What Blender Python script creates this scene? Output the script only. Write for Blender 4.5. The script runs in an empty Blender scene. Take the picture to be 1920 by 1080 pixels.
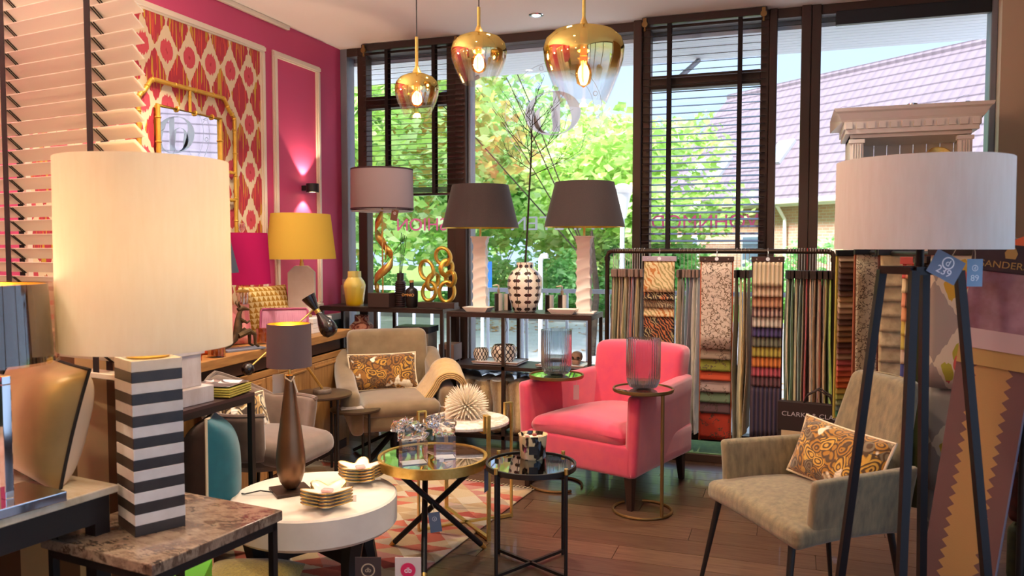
import bpy, bmesh, math, random
from mathutils import Vector, Matrix, Euler
pi = math.pi; R = math.radians; sin = math.sin; cos = math.cos
rnd = random.Random(11)
SC = bpy.context.scene; COL = SC.collection

# ---------------------------------------------------------------- camera, world, sun, exposure
FPX = 1493.0; PITCH = R(2.9); YAW = R(19.2); EYE = 1.5
cd = bpy.data.cameras.new('camera'); cd.lens = 36.0*FPX/1920; cd.sensor_width = 36; cd.clip_start = .05; cd.clip_end = 300
cam = bpy.data.objects.new('camera', cd); COL.objects.link(cam)
cd.dof.use_dof = True; cd.dof.focus_distance = 4.7; cd.dof.aperture_fstop = 4.0; cam.location = (0, 0, EYE); cam.rotation_euler = (pi/2-PITCH, 0, YAW); SC.camera = cam
SC.view_settings.view_transform = 'Standard'; SC.view_settings.look = 'None'
SC.view_settings.exposure = 0.65; SC.view_settings.gamma = 1.0; SC.view_settings.use_curve_mapping = False
SC.cycles.use_denoising = True; SC.cycles.max_bounces = 10; SC.cycles.transparent_max_bounces = 24
SC.cycles.diffuse_bounces = 5; SC.cycles.glossy_bounces = 5; SC.cycles.transmission_bounces = 8
SC.cycles.sample_clamp_indirect = 4.0; SC.cycles.caustics_refractive = False; SC.cycles.caustics_reflective = False
w = bpy.data.worlds.new('overcast_sky'); SC.world = w; w.use_nodes = True
wn = w.node_tree; wn.nodes.clear()
wo = wn.nodes.new('ShaderNodeOutputWorld'); wb = wn.nodes.new('ShaderNodeBackground'); wt = wn.nodes.new('ShaderNodeTexCoord')
wz = wn.nodes.new('ShaderNodeSeparateXYZ'); wr = wn.nodes.new('ShaderNodeValToRGB')
wn.links.new(wt.outputs['Generated'], wz.inputs[0]); wn.links.new(wz.outputs['Z'], wr.inputs[0]); wn.links.new(wr.outputs[0], wb.inputs[0]); wn.links.new(wb.outputs[0], wo.inputs[0])
wr.color_ramp.elements[0].color = (.64, .79, 1.04, 1); wr.color_ramp.elements[1].color = (.57, .74, 1.04, 1)
wb.inputs[1].default_value = 1.0
sl = bpy.data.lights.new('sun', 'SUN'); sl.energy = 10.0; sl.angle = R(20); sl.color = (1, .95, .85)
so = bpy.data.objects.new('sun', sl); COL.objects.link(so); so.rotation_euler = (R(42), 0, R(-28))   # high behind the shop: lights the street, the roof shades the room

fw = Vector((-sin(YAW)*cos(PITCH), cos(YAW)*cos(PITCH), -sin(PITCH))); rt = Vector((cos(YAW), sin(YAW), 0)); upv = rt.cross(fw); CAM = Vector((0, 0, EYE))
def ray(x, y): return fw+rt*((x-960)/FPX)+upv*((540-y)/FPX)
def atz(x, y, z): r = ray(x, y); return CAM+r*((z-EYE)/r.z)
def aty(x, y, Y): r = ray(x, y); return CAM+r*(Y/r.y)
def atx(x, y, X): r = ray(x, y); return CAM+r*(X/r.x)
def atd(x, y, d): return CAM+ray(x, y)*d
def cw(u, d, z=0): return Vector((cos(YAW)*u-sin(YAW)*d, sin(YAW)*u+cos(YAW)*d, z))   # metres right / ahead of the viewpoint

# ---------------------------------------------------------------- mesh builder
class MB:
    def __init__(s): s.v = []; s.f = []; s.M = Matrix()
    def tr(s, loc=(0, 0, 0), rot=(0, 0, 0), sc=1): s.M = Matrix.Translation(Vector(loc)) @ Euler(rot).to_matrix().to_4x4() @ Matrix.Scale(sc, 4); return s
    def add(s, vs, fs):
        o = len(s.v); s.v += [s.M @ Vector(v) for v in vs]; s.f += [tuple(i+o for i in f) for f in fs]; return s
    def box(s, x0, x1, y0, y1, z0, z1):
        return s.add([(x0,y0,z0),(x1,y0,z0),(x1,y1,z0),(x0,y1,z0),(x0,y0,z1),(x1,y0,z1),(x1,y1,z1),(x0,y1,z1)],
                     [(0,3,2,1),(4,5,6,7),(0,1,5,4),(1,2,6,5),(2,3,7,6),(3,0,4,7)])
    def cbox(s, c, d): return s.box(c[0]-d[0]/2, c[0]+d[0]/2, c[1]-d[1]/2, c[1]+d[1]/2, c[2]-d[2]/2, c[2]+d[2]/2)
    def bar(s, a, b, w, h=None, up=(0, 0, 1)):
        a = Vector(a); b = Vector(b); d = (b-a).normalized(); u = Vector(up)
        if abs(d.dot(u)) > .98: u = Vector((0, 1, 0))
        x = d.cross(u).normalized(); y = x.cross(d); h = h or w; P = []
        for p in (a, b):
            for i, j in ((-1,-1),(1,-1),(1,1),(-1,1)): P.append(p+x*(i*w/2)+y*(j*h/2))
        return s.add(P, [(3,2,1,0),(4,5,6,7),(0,1,5,4),(1,2,6,5),(2,3,7,6),(3,0,4,7)])
    def cyl(s, a, b, r0, r1=None, n=16):
        r1 = r0 if r1 is None else r1; return s.tube([a, b], [r0, r1], n)
    def tube(s, pts, r, n=8, closed=False, flat=1.0):
        pts = [Vector(p) for p in pts]; m = len(pts); rr = r if isinstance(r, (list, tuple)) else [r]*m
        T = []
        for i in range(m):
            if closed: t = pts[(i+1) % m]-pts[i-1]
            else: t = pts[min(i+1, m-1)]-pts[max(i-1, 0)]
            T.append(t.normalized())
        u = Vector((0, 0, 1)) if abs(T[0].z) < .9 else Vector((1, 0, 0))
        x = T[0].cross(u).normalized(); V = []; F = []
        for i in range(m):
            x = (x-T[i]*x.dot(T[i])).normalized(); y = T[i].cross(x)
            for k in range(n):
                a = 2*pi*k/n; V.append(pts[i]+(x*cos(a)+y*sin(a)*flat)*rr[i])
        for i in range(m if closed else m-1):
            j = (i+1) % m
            for k in range(n): F.append((i*n+k, i*n+(k+1) % n, j*n+(k+1) % n, j*n+k))
        if not closed: F += [tuple(range(n))[::-1], tuple((m-1)*n+k for k in range(n))]
        return s.add(V, F)
    def lathe(s, prof, n=32, c=(0, 0, 0), fn=None, closed=False):
        V = []; F = []; m = len(prof)
        for r, z in prof:
            for k in range(n):
                a = 2*pi*k/n; q = fn(a, r, z) if fn else (r*cos(a), r*sin(a), z)
                V.append((q[0]+c[0], q[1]+c[1], q[2]+c[2]))
        for i in range(m if closed else m-1):
            j = (i+1) % m
            for k in range(n): F.append((i*n+k, i*n+(k+1) % n, j*n+(k+1) % n, j*n+k))
        if not closed:
            if prof[0][0] > 0: F.append(tuple(range(n))[::-1])
            if prof[-1][0] > 0: F.append(tuple((m-1)*n+k for k in range(n)))
        return s.add(V, F)
    def rbox(s, c, d, r, n=5, fn=None, puff=0):
        # rounded box; fn deforms the points around the centre
        hx, hy, hz = d[0]/2, d[1]/2, d[2]/2; r = min(r, hx*.999, hy*.999, hz*.999); V = {}; L = []; F = []
        def pt(p):
            q = Vector((p[0]*hx, p[1]*hy, p[2]*hz)); i = Vector((max(-hx+r, min(hx-r, q.x)), max(-hy+r, min(hy-r, q.y)), max(-hz+r, min(hz-r, q.z))))
            o = q-i; q = i+(o.normalized()*r if o.length > 1e-9 else o)
            if puff: q.z += puff*(1-p[0]**2)*(1-p[1]**2)*p[2]
            return q
        def sp(h):   # sample more finely near the rounded edge
            k = r/h; t = [-1+k*(1-cos(pi/2*i/3)) for i in range(4)]; mid = [(-1+k)+(2-2*k)*i/n for i in range(1, n)]
            return t+mid+[-x for x in t[::-1]]
        S = [sp(hx), sp(hy), sp(hz)]
        def vid(p):
            k = tuple(round(x, 5) for x in p)
            if k not in V:
                V[k] = len(L); q = pt(p); q = Vector(fn(q)) if fn else q; L.append(q+Vector(c))
            return V[k]
        for ax in range(3):
            b, e = (ax+1) % 3, (ax+2) % 3
            for sg in (-1, 1):
                for i in range(len(S[b])-1):
                    for j in range(len(S[e])-1):
                        q = []
                        for ii, jj in ((i,j),(i+1,j),(i+1,j+1),(i,j+1)):
                            p = [0,0,0]; p[ax] = sg; p[b] = S[b][ii]; p[e] = S[e][jj]; q.append(vid(p))
                        if len(set(q)) > 2: F.append(tuple(q if sg > 0 else q[::-1]))
        return s.add(L, F)
    def prism(s, poly, z0, z1):
        n = len(poly); return s.add([(x,y,z0) for x,y in poly]+[(x,y,z1) for x,y in poly], [tuple(range(n))[::-1], tuple(range(n, 2*n))]+[(i,(i+1) % n,n+(i+1) % n,n+i) for i in range(n)])
    def prismy(s, poly, y0, y1):   # polygon in x,z pushed along y
        n = len(poly); return s.add([(x,y0,z) for x,z in poly]+[(x,y1,z) for x,z in poly], [tuple(range(n)), tuple(range(n, 2*n))[::-1]]+[(i,n+i,n+(i+1) % n,(i+1) % n) for i in range(n)])
    def grid(s, fn, nu, nv, cu=False):
        V = [fn(i/nu, j/nv) for j in range(nv+1) for i in range(nu if cu else nu+1)]; m = nu if cu else nu+1; F = []
        for j in range(nv):
            for i in range(nu): k = (i+1) % m; F.append((j*m+i, j*m+k, (j+1)*m+k, (j+1)*m+i))
        return s.add(V, F)
    def mesh(s, name, m, smooth=False):
        me = bpy.data.meshes.new(name); me.from_pydata(s.v, [], s.f); me.validate()
        b = bmesh.new(); b.from_mesh(me); bmesh.ops.remove_doubles(b, verts=b.verts, dist=1e-6); bmesh.ops.recalc_face_normals(b, faces=b.faces); b.to_mesh(me); b.free()
        if m: me.materials.append(m)
        if smooth:
            me.shade_smooth(); me.set_sharp_from_angle(angle=R(smooth if smooth is not True else 38))
        return me
    def build(s, name, m, parent=None, loc=(0, 0, 0), rz=0, smooth=False, bev=0, sub=0, solid=0, rot=None, **t):
        o = bpy.data.objects.new(name, s.mesh(name, m, smooth)); COL.objects.link(o); o.location = loc; o.rotation_euler = rot or (0, 0, rz)
        if parent: o.parent = parent
        if solid: q = o.modifiers.new('thickness', 'SOLIDIFY'); q.thickness = solid; q.offset = 0
        if bev: q = o.modifiers.new('bevel', 'BEVEL'); q.width = bev; q.segments = 2; q.limit_method = 'ANGLE'
        if sub: q = o.modifiers.new('sub', 'SUBSURF'); q.levels = q.render_levels = sub
        return tag(o, **t)
def tag(o, label=None, cat=None, group=None, kind=None):
    if label: o['label'] = label
    if cat: o['category'] = cat
    if group: o['group'] = group
    if kind: o['kind'] = kind
    return o
def thing(name, label, cat, loc=(0, 0, 0), rz=0, group=None, kind=None, rot=None):
    o = bpy.data.objects.new(name, None); COL.objects.link(o); o.location = loc; o.rotation_euler = rot or (0, 0, rz); o.empty_display_size = .1
    return tag(o, label, cat, group, kind)
def struct(name, loc=(0, 0, 0), rz=0): return thing(name, None, None, loc, rz, kind='structure')
def dup(o, loc=None, rz=None, label=None, parent=None, top=True):
    c = o.copy(); COL.objects.link(c)
    if parent: c.parent = parent
    if loc is not None: c.location = loc
    if rz is not None: c.rotation_euler = (0, 0, rz)
    if label: c['label'] = label
    for ch in list(o.children): dup(ch, parent=c, top=False)
    return c
def copies(name, me, parent, mats):
    for M in mats:
        o = bpy.data.objects.new(name, me); COL.objects.link(o); o.parent = parent; o.matrix_local = M
def spot(name, loc, to, watt, ang, col, parent=None, blend=.6, size=.03):
    l = bpy.data.lights.new(name, 'SPOT'); l.energy = watt; l.spot_size = R(ang); l.spot_blend = blend; l.color = col; l.shadow_soft_size = size
    o = bpy.data.objects.new(name, l); COL.objects.link(o); o.location = loc; o.rotation_euler = (Vector(to)-Vector(loc)).to_track_quat('-Z', 'Y').to_euler()
    if parent: o.parent = parent
    return o
def point(name, loc, watt, col, parent=None, size=.04):
    l = bpy.data.lights.new(name, 'POINT'); l.energy = watt; l.color = col; l.shadow_soft_size = size
    o = bpy.data.objects.new(name, l); COL.objects.link(o); o.location = loc
    if parent: o.parent = parent
    return o
def text(name, body, size, m, parent=None, loc=(0, 0, 0), rot=(pi/2, 0, 0), depth=.0006, align='CENTER', sx=1, **t):
    c = bpy.data.curves.new(name, 'FONT'); c.body = body; c.size = size; c.align_x = align; c.align_y = 'CENTER'; c.extrude = depth
    o = bpy.data.objects.new(name, c); me = bpy.data.meshes.new_from_object(o); bpy.data.objects.remove(o); me.materials.clear(); me.materials.append(m)
    if sx != 1: me.transform(Matrix.Diagonal((sx, 1, 1, 1)))
    o = bpy.data.objects.new(name, me); COL.objects.link(o); o.location = loc; o.rotation_euler = rot
    if parent: o.parent = parent
    return tag(o, **t)

# ---------------------------------------------------------------- materials
def lin(c):
    if isinstance(c, str):
        c = c.lstrip('#'); c = [int(c[i:i+2], 16)/255 for i in (0, 2, 4)]
        c = [x/12.92 if x <= .04045 else ((x+.055)/1.055)**2.4 for x in c]
    return (c[0], c[1], c[2], 1)
class NT:
    def __init__(s, name):
        s.m = bpy.data.materials.new(name); s.m.use_nodes = True; s.t = s.m.node_tree; s.t.nodes.clear()
        s.out = s.t.nodes.new('ShaderNodeOutputMaterial'); s.co = {}
    def n(s, typ, ins=None, **p):
        o = s.t.nodes.new('ShaderNode'+typ)
        for k, v in p.items(): setattr(o, k, v)
        for k, v in (ins or {}).items(): s.set(o.inputs[k], v)
        return o
    def set(s, i, v):
        if isinstance(v, bpy.types.NodeSocket): s.t.links.new(v, i)
        else:
            if i.type == 'RGBA': v = lin(v)
            i.default_value = v
    def m_(s, op, a, b=0.0, c=0.0, clamp=False):
        o = s.t.nodes.new('ShaderNodeMath'); o.operation = op; o.use_clamp = clamp
        s.set(o.inputs[0], a); s.set(o.inputs[1], b); s.set(o.inputs[2], c); return o.outputs[0]
    def coord(s, kind='Object'):
        if kind not in s.co: s.co[kind] = s.n('TexCoord').outputs[kind]
        return s.co[kind]
    def xyz(s, kind='Object'):
        o = s.n('SeparateXYZ', {0: s.coord(kind)}); return o.outputs[0], o.outputs[1], o.outputs[2]
    def vec(s, x, y, z=0.0): return s.n('CombineXYZ', {0: x, 1: y, 2: z}).outputs[0]
    def noise(s, scale, vec=None, detail=3, rough=.55, stretch=None):
        v = vec if vec is not None else s.coord()
        if stretch: v = s.n('Mapping', {'Vector': v, 'Scale': stretch}).outputs[0]
        return s.n('TexNoise', {'Vector': v, 'Scale': scale, 'Detail': detail, 'Roughness': rough}).outputs['Fac']
    def mix(s, f, a, b):
        o = s.n('Mix', data_type='RGBA'); s.set(o.inputs[0], f); s.set(o.inputs[6], a); s.set(o.inputs[7], b); return o.outputs[2]
    def ramp(s, f, stops, const=False):
        o = s.n('ValToRGB', {0: f}); e = o.color_ramp.elements
        if const: o.color_ramp.interpolation = 'CONSTANT'
        while len(e) < len(stops): e.new(.5)
        for i, (p, c) in enumerate(stops): e[i].position = p; e[i].color = lin(c)
        return o.outputs[0]
    def step(s, v, lo, hi): return s.n('MapRange', {0: v, 1: lo, 2: hi}).outputs[0]
    def bump(s, h, strength=.3, dist=.002): return s.n('Bump', {'Height': h, 'Strength': strength, 'Distance': dist}).outputs[0]
    def pbr(s, col, rough=.5, metal=0, bump=None, sheen=0, coat=0, spec=.5, emit=None, estr=0, trans=0, ior=1.45, alpha=None, sub=0):
        b = s.n('BsdfPrincipled', {'Base Color': col, 'Roughness': rough, 'Metallic': metal, 'Sheen Weight': sheen, 'Coat Weight': coat, 'Specular IOR Level': spec, 'Transmission Weight': trans, 'IOR': ior})
        if bump is not None: s.set(b.inputs['Normal'], bump)
        if emit: s.set(b.inputs['Emission Color'], emit); s.set(b.inputs['Emission Strength'], estr)
        if alpha is not None: s.set(b.inputs['Alpha'], alpha)
        s.t.links.new(b.outputs[0], s.out.inputs[0]); s.b = b; return s.m
    def surf(s, sh): s.t.links.new(sh, s.out.inputs[0]); return s.m
_mc = {}
def mat(name, col, rough=.5, metal=0, col2=None, ns=15, bump=0, bs=300, stretch=None, **k):
    if name in _mc: return _mc[name]
    t = NT(name); c = lin(col)
    if col2: c = t.mix(t.step(t.noise(ns, stretch=stretch, detail=5), .3, .7), col, col2)
    bp = t.bump(t.noise(bs, detail=2), bump) if bump else None
    _mc[name] = t.pbr(c, rough, metal, bp, **k); return _mc[name]
def glass(name, tint='ffffff', refl=.08, rough=.02, edge=.35):
    # clear thin sheet: passes light, mirrors more at grazing angles
    if name in _mc: return _mc[name]
    t = NT(name); tr = t.n('BsdfTransparent', {0: tint}); gl = t.n('BsdfGlossy', {0: 'ffffff', 'Roughness': rough})
    lw = t.n('LayerWeight', {0: edge}); f = t.m_('MULTIPLY_ADD', lw.outputs['Facing'], edge, refl, clamp=True)
    mx = t.n('MixShader', {0: f}); t.t.links.new(tr.outputs[0], mx.inputs[1]); t.t.links.new(gl.outputs[0], mx.inputs[2])
    _mc[name] = t.surf(mx.outputs[0]); return _mc[name]
def shade(name, col, tr=.5, bs=400, col2=None):
    # lampshade cloth: part diffuse, part light passing through
    if name in _mc: return _mc[name]
    t = NT(name); c = lin(col)
    if col2: c = t.mix(t.noise(60, stretch=(1, 1, .15)), col, col2)
    bp = t.bump(t.noise(bs, stretch=(1, 1, .4)), .15)
    d = t.n('BsdfDiffuse', {0: c, 'Normal': bp}); q = t.n('BsdfTranslucent', {0: c}); mx = t.n('MixShader', {0: tr})
    t.t.links.new(d.outputs[0], mx.inputs[1]); t.t.links.new(q.outputs[0], mx.inputs[2])
    _mc[name] = t.surf(mx.outputs[0]); return _mc[name]
def glow(name, col, s):
    if name in _mc: return _mc[name]
    t = NT(name); e = t.n('Emission', {0: col, 1: s}); _mc[name] = t.surf(e.outputs[0]); return _mc[name]
def fabric(name, c1, c2, ns=30, rough=.85, sheen=.3, weave=500, b=.25, stretch=None):
    return mat(name, c1, rough, 0, c2, ns, b, weave, stretch, sheen=sheen)
BLACK = mat('black_powder_coat', '#1b1614', .45)
DBROWN = mat('dark_bronze_metal', '#33241f', .4, .3)
BRASS = mat('brushed_brass', '#e3c070', .32, .9, '#d6ae58', 60)
GOLD = mat('gold_leaf', '#deb552', .4, .8, '#cfa040', 40, .1, 120)
ABRASS = mat('aged_brass', '#8a6d43', .4, .85)
WHITE = mat('white_lacquer', '#ece6df', .4)
CHROME = mat('polished_chrome', '#d8d8dc', .06, 1.0)
TAGG = mat('slate_blue_card', '#6d7f97', .7)
TAGT = mat('tag_print_white', '#e8ecf2', .7)
STRING = mat('string', '#b9a98f', .9)
WARM = (1.0, .72, .42)
# ================================================================ THE ROOM
XW = -3.70; YW = 6.15; CEIL = 3.21; XR = 1.45; XO = 1.95; YB = -2.6
# ---- floor: base slab with single planks laid along the window
t = NT('oak_vinyl_plank'); oi = t.n('ObjectInfo').outputs['Random']
gr = t.noise(9, t.n('VectorMath', {0: t.coord(), 1: t.n('CombineXYZ', {0: t.m_('MULTIPLY', oi, 30.0), 1: t.m_('MULTIPLY', oi, 9.0)}).outputs[0]}, operation='ADD').outputs[0], 6, .6, (.5, 7, 1))
base = t.ramp(oi, [(0, '#4a3424'), (.5, '#5c4330'), (1, '#6d513b')])
PLANK = t.pbr(t.mix(t.step(gr, .35, .75), base, '#42291f'), t.m_('MULTIPLY_ADD', gr, .25, .22), 0, t.bump(gr, .12, .001), coat=.15)
fl = MB().box(XW-.1, XO, YB, YW+.1, -.12, -.008).build('floor', mat('screed', '#4a3128', .8), kind='structure')
PW, PL = .185, 1.28; pm = {}
def plank_mesh(L):
    k = round(L, 2)
    if k not in pm: pm[k] = MB().box(0, k-.003, 0, PW-.003, -.008, 0).mesh('plank', PLANK)
    return pm[k]
y = 1.5; row = 0; mm = []
while y < YW-.05:
    x = XW+.004; L = (.35, 1.0, .67, 1.28)[row*3 % 4]
    while x < 1.4:
        L = min(L, 1.44-x)
        if L > .08: o = bpy.data.objects.new('plank', plank_mesh(L)); COL.objects.link(o); o.parent = fl; o.location = (x, y, 0)
        x += L; L = PL
    y += PW; row += 1
o = MB().box(XW+.004, XO-.01, YB+.01, 1.5-.003, -.008, 0).build('plank_field', PLANK, fl, kind='stuff')
o = MB().box(1.44, XO-.01, 1.5, 3.8, -.008, 0).build('plank_field', PLANK, fl, kind='stuff')
# ---- ceiling
MB().box(XW-.1, XO+.1, YB-.1, YW+.16, CEIL, CEIL+.15).build('ceiling', mat('ceiling_paint', '#efe6dc', .9), kind='structure')
# ---- pink wall with dark green dado
t = NT('pink_wall_paint'); z = t.xyz()[2]
pk = t.mix(t.noise(3), '#c8446e', '#cf4a76')
PINK = t.pbr(t.mix(t.m_('GREATER_THAN', z, .885), '#2a3a30', pk), .55, 0, t.bump(t.noise(220), .08))
WALLM = mat('warm_white_wall', '#d9c9b4', .85)
wl = MB().box(XW-.12, XW, YB, YW+.1, 0, CEIL).build('wall_left', PINK, kind='structure')
MOULD = mat('cream_moulding', '#e9d9c2', .5)
MB().box(XW, XW+.018, 4.2, YW-.06, .88, .935).build('trim_1', MOULD, kind='structure', bev=.004)
def moulding(nm, y0, y1, z0, z1, w=.05):
    o = struct(nm, (XW, 0, 0))
    for k, (a, b, c, d) in enumerate(((y0, y1, z1-w, z1), (y0, y1, z0, z0+w), (y0, y0+w, z0+w, z1-w), (y1-w, y1, z0+w, z1-w))):
        MB().box(0, .016, a, b, c, d).build('moulding_strip', MOULD, o, bev=.003)
        f = .35*w; MB().box(.016, .028, a+(0 if k < 2 else f*.6), b-(0 if k < 2 else f*.6), c+(f*.6 if k < 2 else 0), d-(f*.6 if k < 2 else 0)).build('moulding_bead', MOULD, o, bev=.004)
moulding('trim_2', 5.13, 5.76, 1.0, 2.985)
moulding('trim_3', 3.02, 5.03, 1.0, 2.985)
MB().box(XW, XW+.03, 3.0, 5.33, CEIL-.035, CEIL-.002).build('trim_4', MOULD, kind='structure', bev=.004)
# ikat wallpaper inside the large moulding
t = NT('ikat_print'); x, y, z = t.xyz()
jit = t.m_('MULTIPLY', t.m_('SUBTRACT', t.noise(60, t.vec(0.0, y, 0.0), 1), .5), .07)
u = t.m_('MULTIPLY', t.m_('SUBTRACT', y, .051), 2*pi/.2); v = t.m_('MULTIPLY', t.m_('ADD', z, jit), 2*pi/.342)
cu = t.m_('COSINE', u); cv = t.m_('COSINE', v); a = t.m_('ADD', cu, cv)
fu = t.m_('SUBTRACT', t.m_('FRACT', t.m_('ADD', t.m_('DIVIDE', u, 2*pi), .5)), .5); fv = t.m_('SUBTRACT', t.m_('FRACT', t.m_('ADD', t.m_('DIVIDE', v, 2*pi), .52)), .5)
dot = t.m_('ADD', t.m_('POWER', t.m_('DIVIDE', fu, .27), 2.0), t.m_('POWER', t.m_('DIVIDE', fv, .20), 2.0))
streak = t.noise(1, t.vec(t.m_('MULTIPLY', y, 55.0), t.m_('MULTIPLY', z, 3.2), 3.0), 1)
red = t.mix(t.m_('GREATER_THAN', streak, .58), '#b0323f', '#c99a32')
red = t.mix(t.m_('GREATER_THAN', t.noise(1, t.vec(t.m_('MULTIPLY', y, 80.0), t.m_('MULTIPLY', z, 4.0), 9.0), 1), .62), red, '#d8513c')
col = t.mix(t.m_('GREATER_THAN', a, -.02), red, '#e3cda6')
col = t.mix(t.m_('LESS_THAN', dot, 1.0), col, '#cc4b56')
col = t.mix(t.m_('LESS_THAN', dot, .03), col, '#b0323f')
MB().box(XW, XW+.006, 3.07, 4.98, 1.05, 2.935).build('trim_5', t.pbr(col, .7, 0, t.bump(t.noise(500), .1)), kind='structure')
# ---- other walls of the shop, behind and beside the viewpoint
MB().box(XW, XO, YB-.1, YB, 0, CEIL).build('wall_back', WALLM, kind='structure')
MB().box(XR, XR+.12, 3.9, YW, 0, CEIL).build('wall_right', mat('brown_wall_paint', '#6f5647', .8), kind='structure')
MB().box(XR+.12, XO, 3.9, 4.0, 0, CEIL).build('wall_return', WALLM, kind='structure')
MB().box(1.275, XR, YW-.16, YW+.1, 0, CEIL).build('wall_pier', mat('cream_pier_paint', '#cdb79d', .8), kind='structure')
# ---- window wall
FR = mat('dark_window_frame', '#3b2a22', .45, .2); FRG = mat('grey_frame_edge', '#7f838c', .45, .3)
PANE = glass('window_pane', '#f4faff', .03, .0, .12)
def win(n, x0, x1, cols=.0, transom=None, zb=.0, edge=False):
    o = struct('window_%d' % n, (0, YW, 0)); zt = CEIL-.07; w = cols
    MB().box(x0, x1, -.05, .05, CEIL-.07, CEIL).build('frame_head', FR, o, bev=.004)
    MB().box(x0, x1, -.05, .05, 0, .1).build('frame_sill', FR, o, bev=.004)
    if w:
        for a in (x0, x1-w): MB().box(a, a+w, -.055, .05, .1, zt).build('frame_stile', FR, o, bev=.006)
    zs = [.1, zt]
    if transom: zs = [.1, transom-.05, transom+.05, zt]; MB().box(x0+w, x1-w, -.055, .05, transom-.05, transom+.05).build('transom', FR, o, bev=.006)
    for i in range(0, len(zs), 2): MB().box(x0+w, x1-w, -.012, .0, zs[i], zs[i+1]).build('pane', PANE, o)
    return o
def post(n, x0, x1, d=.09, m=None): return MB().box(x0, x1, YW-d, YW+.08, 0, CEIL).build('trim_%d' % n, m or FR, kind='structure', bev=.006)
post(10, -3.70, -3.635, .05, FRG); win(1, -3.635, -3.53); win(2, -3.53, -2.61, .085, 2.735); post(11, -2.61, -2.515, .08); post(12, -2.515, -2.492, .03, FRG)
win(3, -2.492, -1.14); post(13, -1.14, -1.075, .09); win(4, -1.075, -.16, .06, 2.742); post(14, -.16, -.108, .07); win(5, -.108, .055); post(15, .055, .12, .08); post(16, .12, .186, .07); win(6, .186, 1.235); post(17, 1.235, 1.275, .06, FRG)
MB().box(.28, 1.235, YW-.07, YW-.02, 3.055, 3.15).build('trim_18', mat('black_roller_cassette', '#14161c', .5), kind='structure', bev=.004)
# tall glazing along the right side of the shop (outside the picture; lets the daylight in)
o = struct('window_7', (XO, 0, 0))
for i in range(5): MB().box(-.05, .05, -2.6+i*1.6, -2.52+i*1.6, 0, CEIL).build('frame_stile', FR, o)
for i in range(4): MB().box(-.01, 0, -2.52+i*1.6, -1.0+i*1.6, .1, CEIL-.08).build('pane', PANE, o)
MB().box(-.05, .05, -2.6, 4.0, CEIL-.08, CEIL).build('frame_head', FR, o); MB().box(-.05, .05, -2.6, 4.0, 0, .1).build('frame_sill', FR, o)
# ---- low partition with striped covering
t = NT('wide_stripe_cover'); x = t.xyz()[0]
sf = t.m_('GREATER_THAN', t.m_('FRACT', t.m_('MULTIPLY_ADD', x, 3.367, 9.766)), .5)
MB().box(-3.6, -2.1, 2.2, 2.26, 0, 1.185).build('wall_partition', t.pbr(t.mix(sf, '#63472b', '#c9b07c'), .6), kind='structure')
# ---- lettering and emblem on the panes, made to be read from the street
PKL = shade('pink_window_lettering', '#ff9cc6', .8); GYL = shade('grey_window_lettering', '#e6e2e8', .8); RDL = shade('red_window_lettering', '#f0587a', .8)
def wtext(nm, s, xc, zc, size, m, lab, sx=1): return text(nm, s, size, m, None, (xc, YW+.004, zc), (pi/2, 0, pi), .0008, 'CENTER', sx, label=lab, cat='lettering')
wtext('window_lettering', 'FASHION', -2.87, 1.69, .15, PKL, 'pink mirrored word FASHION on the glass behind the ring sculptures', 1.05)
wtext('window_lettering', 'TAPETEN', -1.75, 1.69, .16, GYL, 'pale grey mirrored word on the glass behind the dark lamp shades', 1.25)
wtext('window_lettering', 'WOHNMODE', -.62, 1.69, .15, PKL, 'large pink mirrored lettering on the glass behind the right black blind', 1.0)
em = thing('window_emblem', 'grey round emblem with letters on the middle pane', 'emblem', (-1.80, YW+.004, 2.57), pi)
def ringm(r0, r1, n=64, c=(0, 0), sx=1):
    b = MB(); V = []; F = []
    for k in range(n):
        a = 2*pi*k/n; V += [(c[0]+r0*cos(a)*sx, 0, c[1]+r0*sin(a)), (c[0]+r1*cos(a)*sx, 0, c[1]+r1*sin(a))]
    for k in range(n): j = (k+1) % n; F.append((2*k, 2*k+1, 2*j+1, 2*j))
    return b.add(V, F)
b = MB(); V = []; F = []; n = 64
for k in range(n):
    a = 2*pi*k/n; th = .018+.075*abs(cos(a+.35))**1.6; V += [((.232-th)*cos(a), 0, (.175-th*.35)*sin(a)), (.232*cos(a), 0, .175*sin(a))]
for k in range(n): j = (k+1) % n; F.append((2*k, 2*k+1, 2*j+1, 2*j))
b.add(V, F).build('emblem_ring', GYL, em, solid=.001)
V = []; F = []
for k in range(n):
    a = 2*pi*k/n; th = .010+.05*abs(cos(a+.2))**1.5; V += [(.055+(.105-th)*cos(a), 0, -.045+(.11-th*.3)*sin(a)), (.055+.105*cos(a), 0, -.045+.11*sin(a))]
for k in range(n): j = (k+1) % n; F.append((2*k, 2*k+1, 2*j+1, 2*j))
MB().add(V, F).build('emblem_letter', GYL, em, solid=.001)
MB().box(-.062, -.002, -.001, 0, -.15, .172).build('emblem_stroke', GYL, em)
ringm(.40, .404).build('emblem_outline', GYL, em, solid=.001); ringm(.335, .338).build('emblem_outline', GYL, em, solid=.001)
for k, ch in enumerate('EMOTEDEKO'):   # spaced characters around the emblem
    a = R(215-28*k); o = text('emblem_character', ch, .055, GYL, em, (.369*cos(a), 0, .369*sin(a)), (pi/2, 0, 0)); o.rotation_euler = Euler((pi/2, R(90)-a, 0), 'XYZ')
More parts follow.
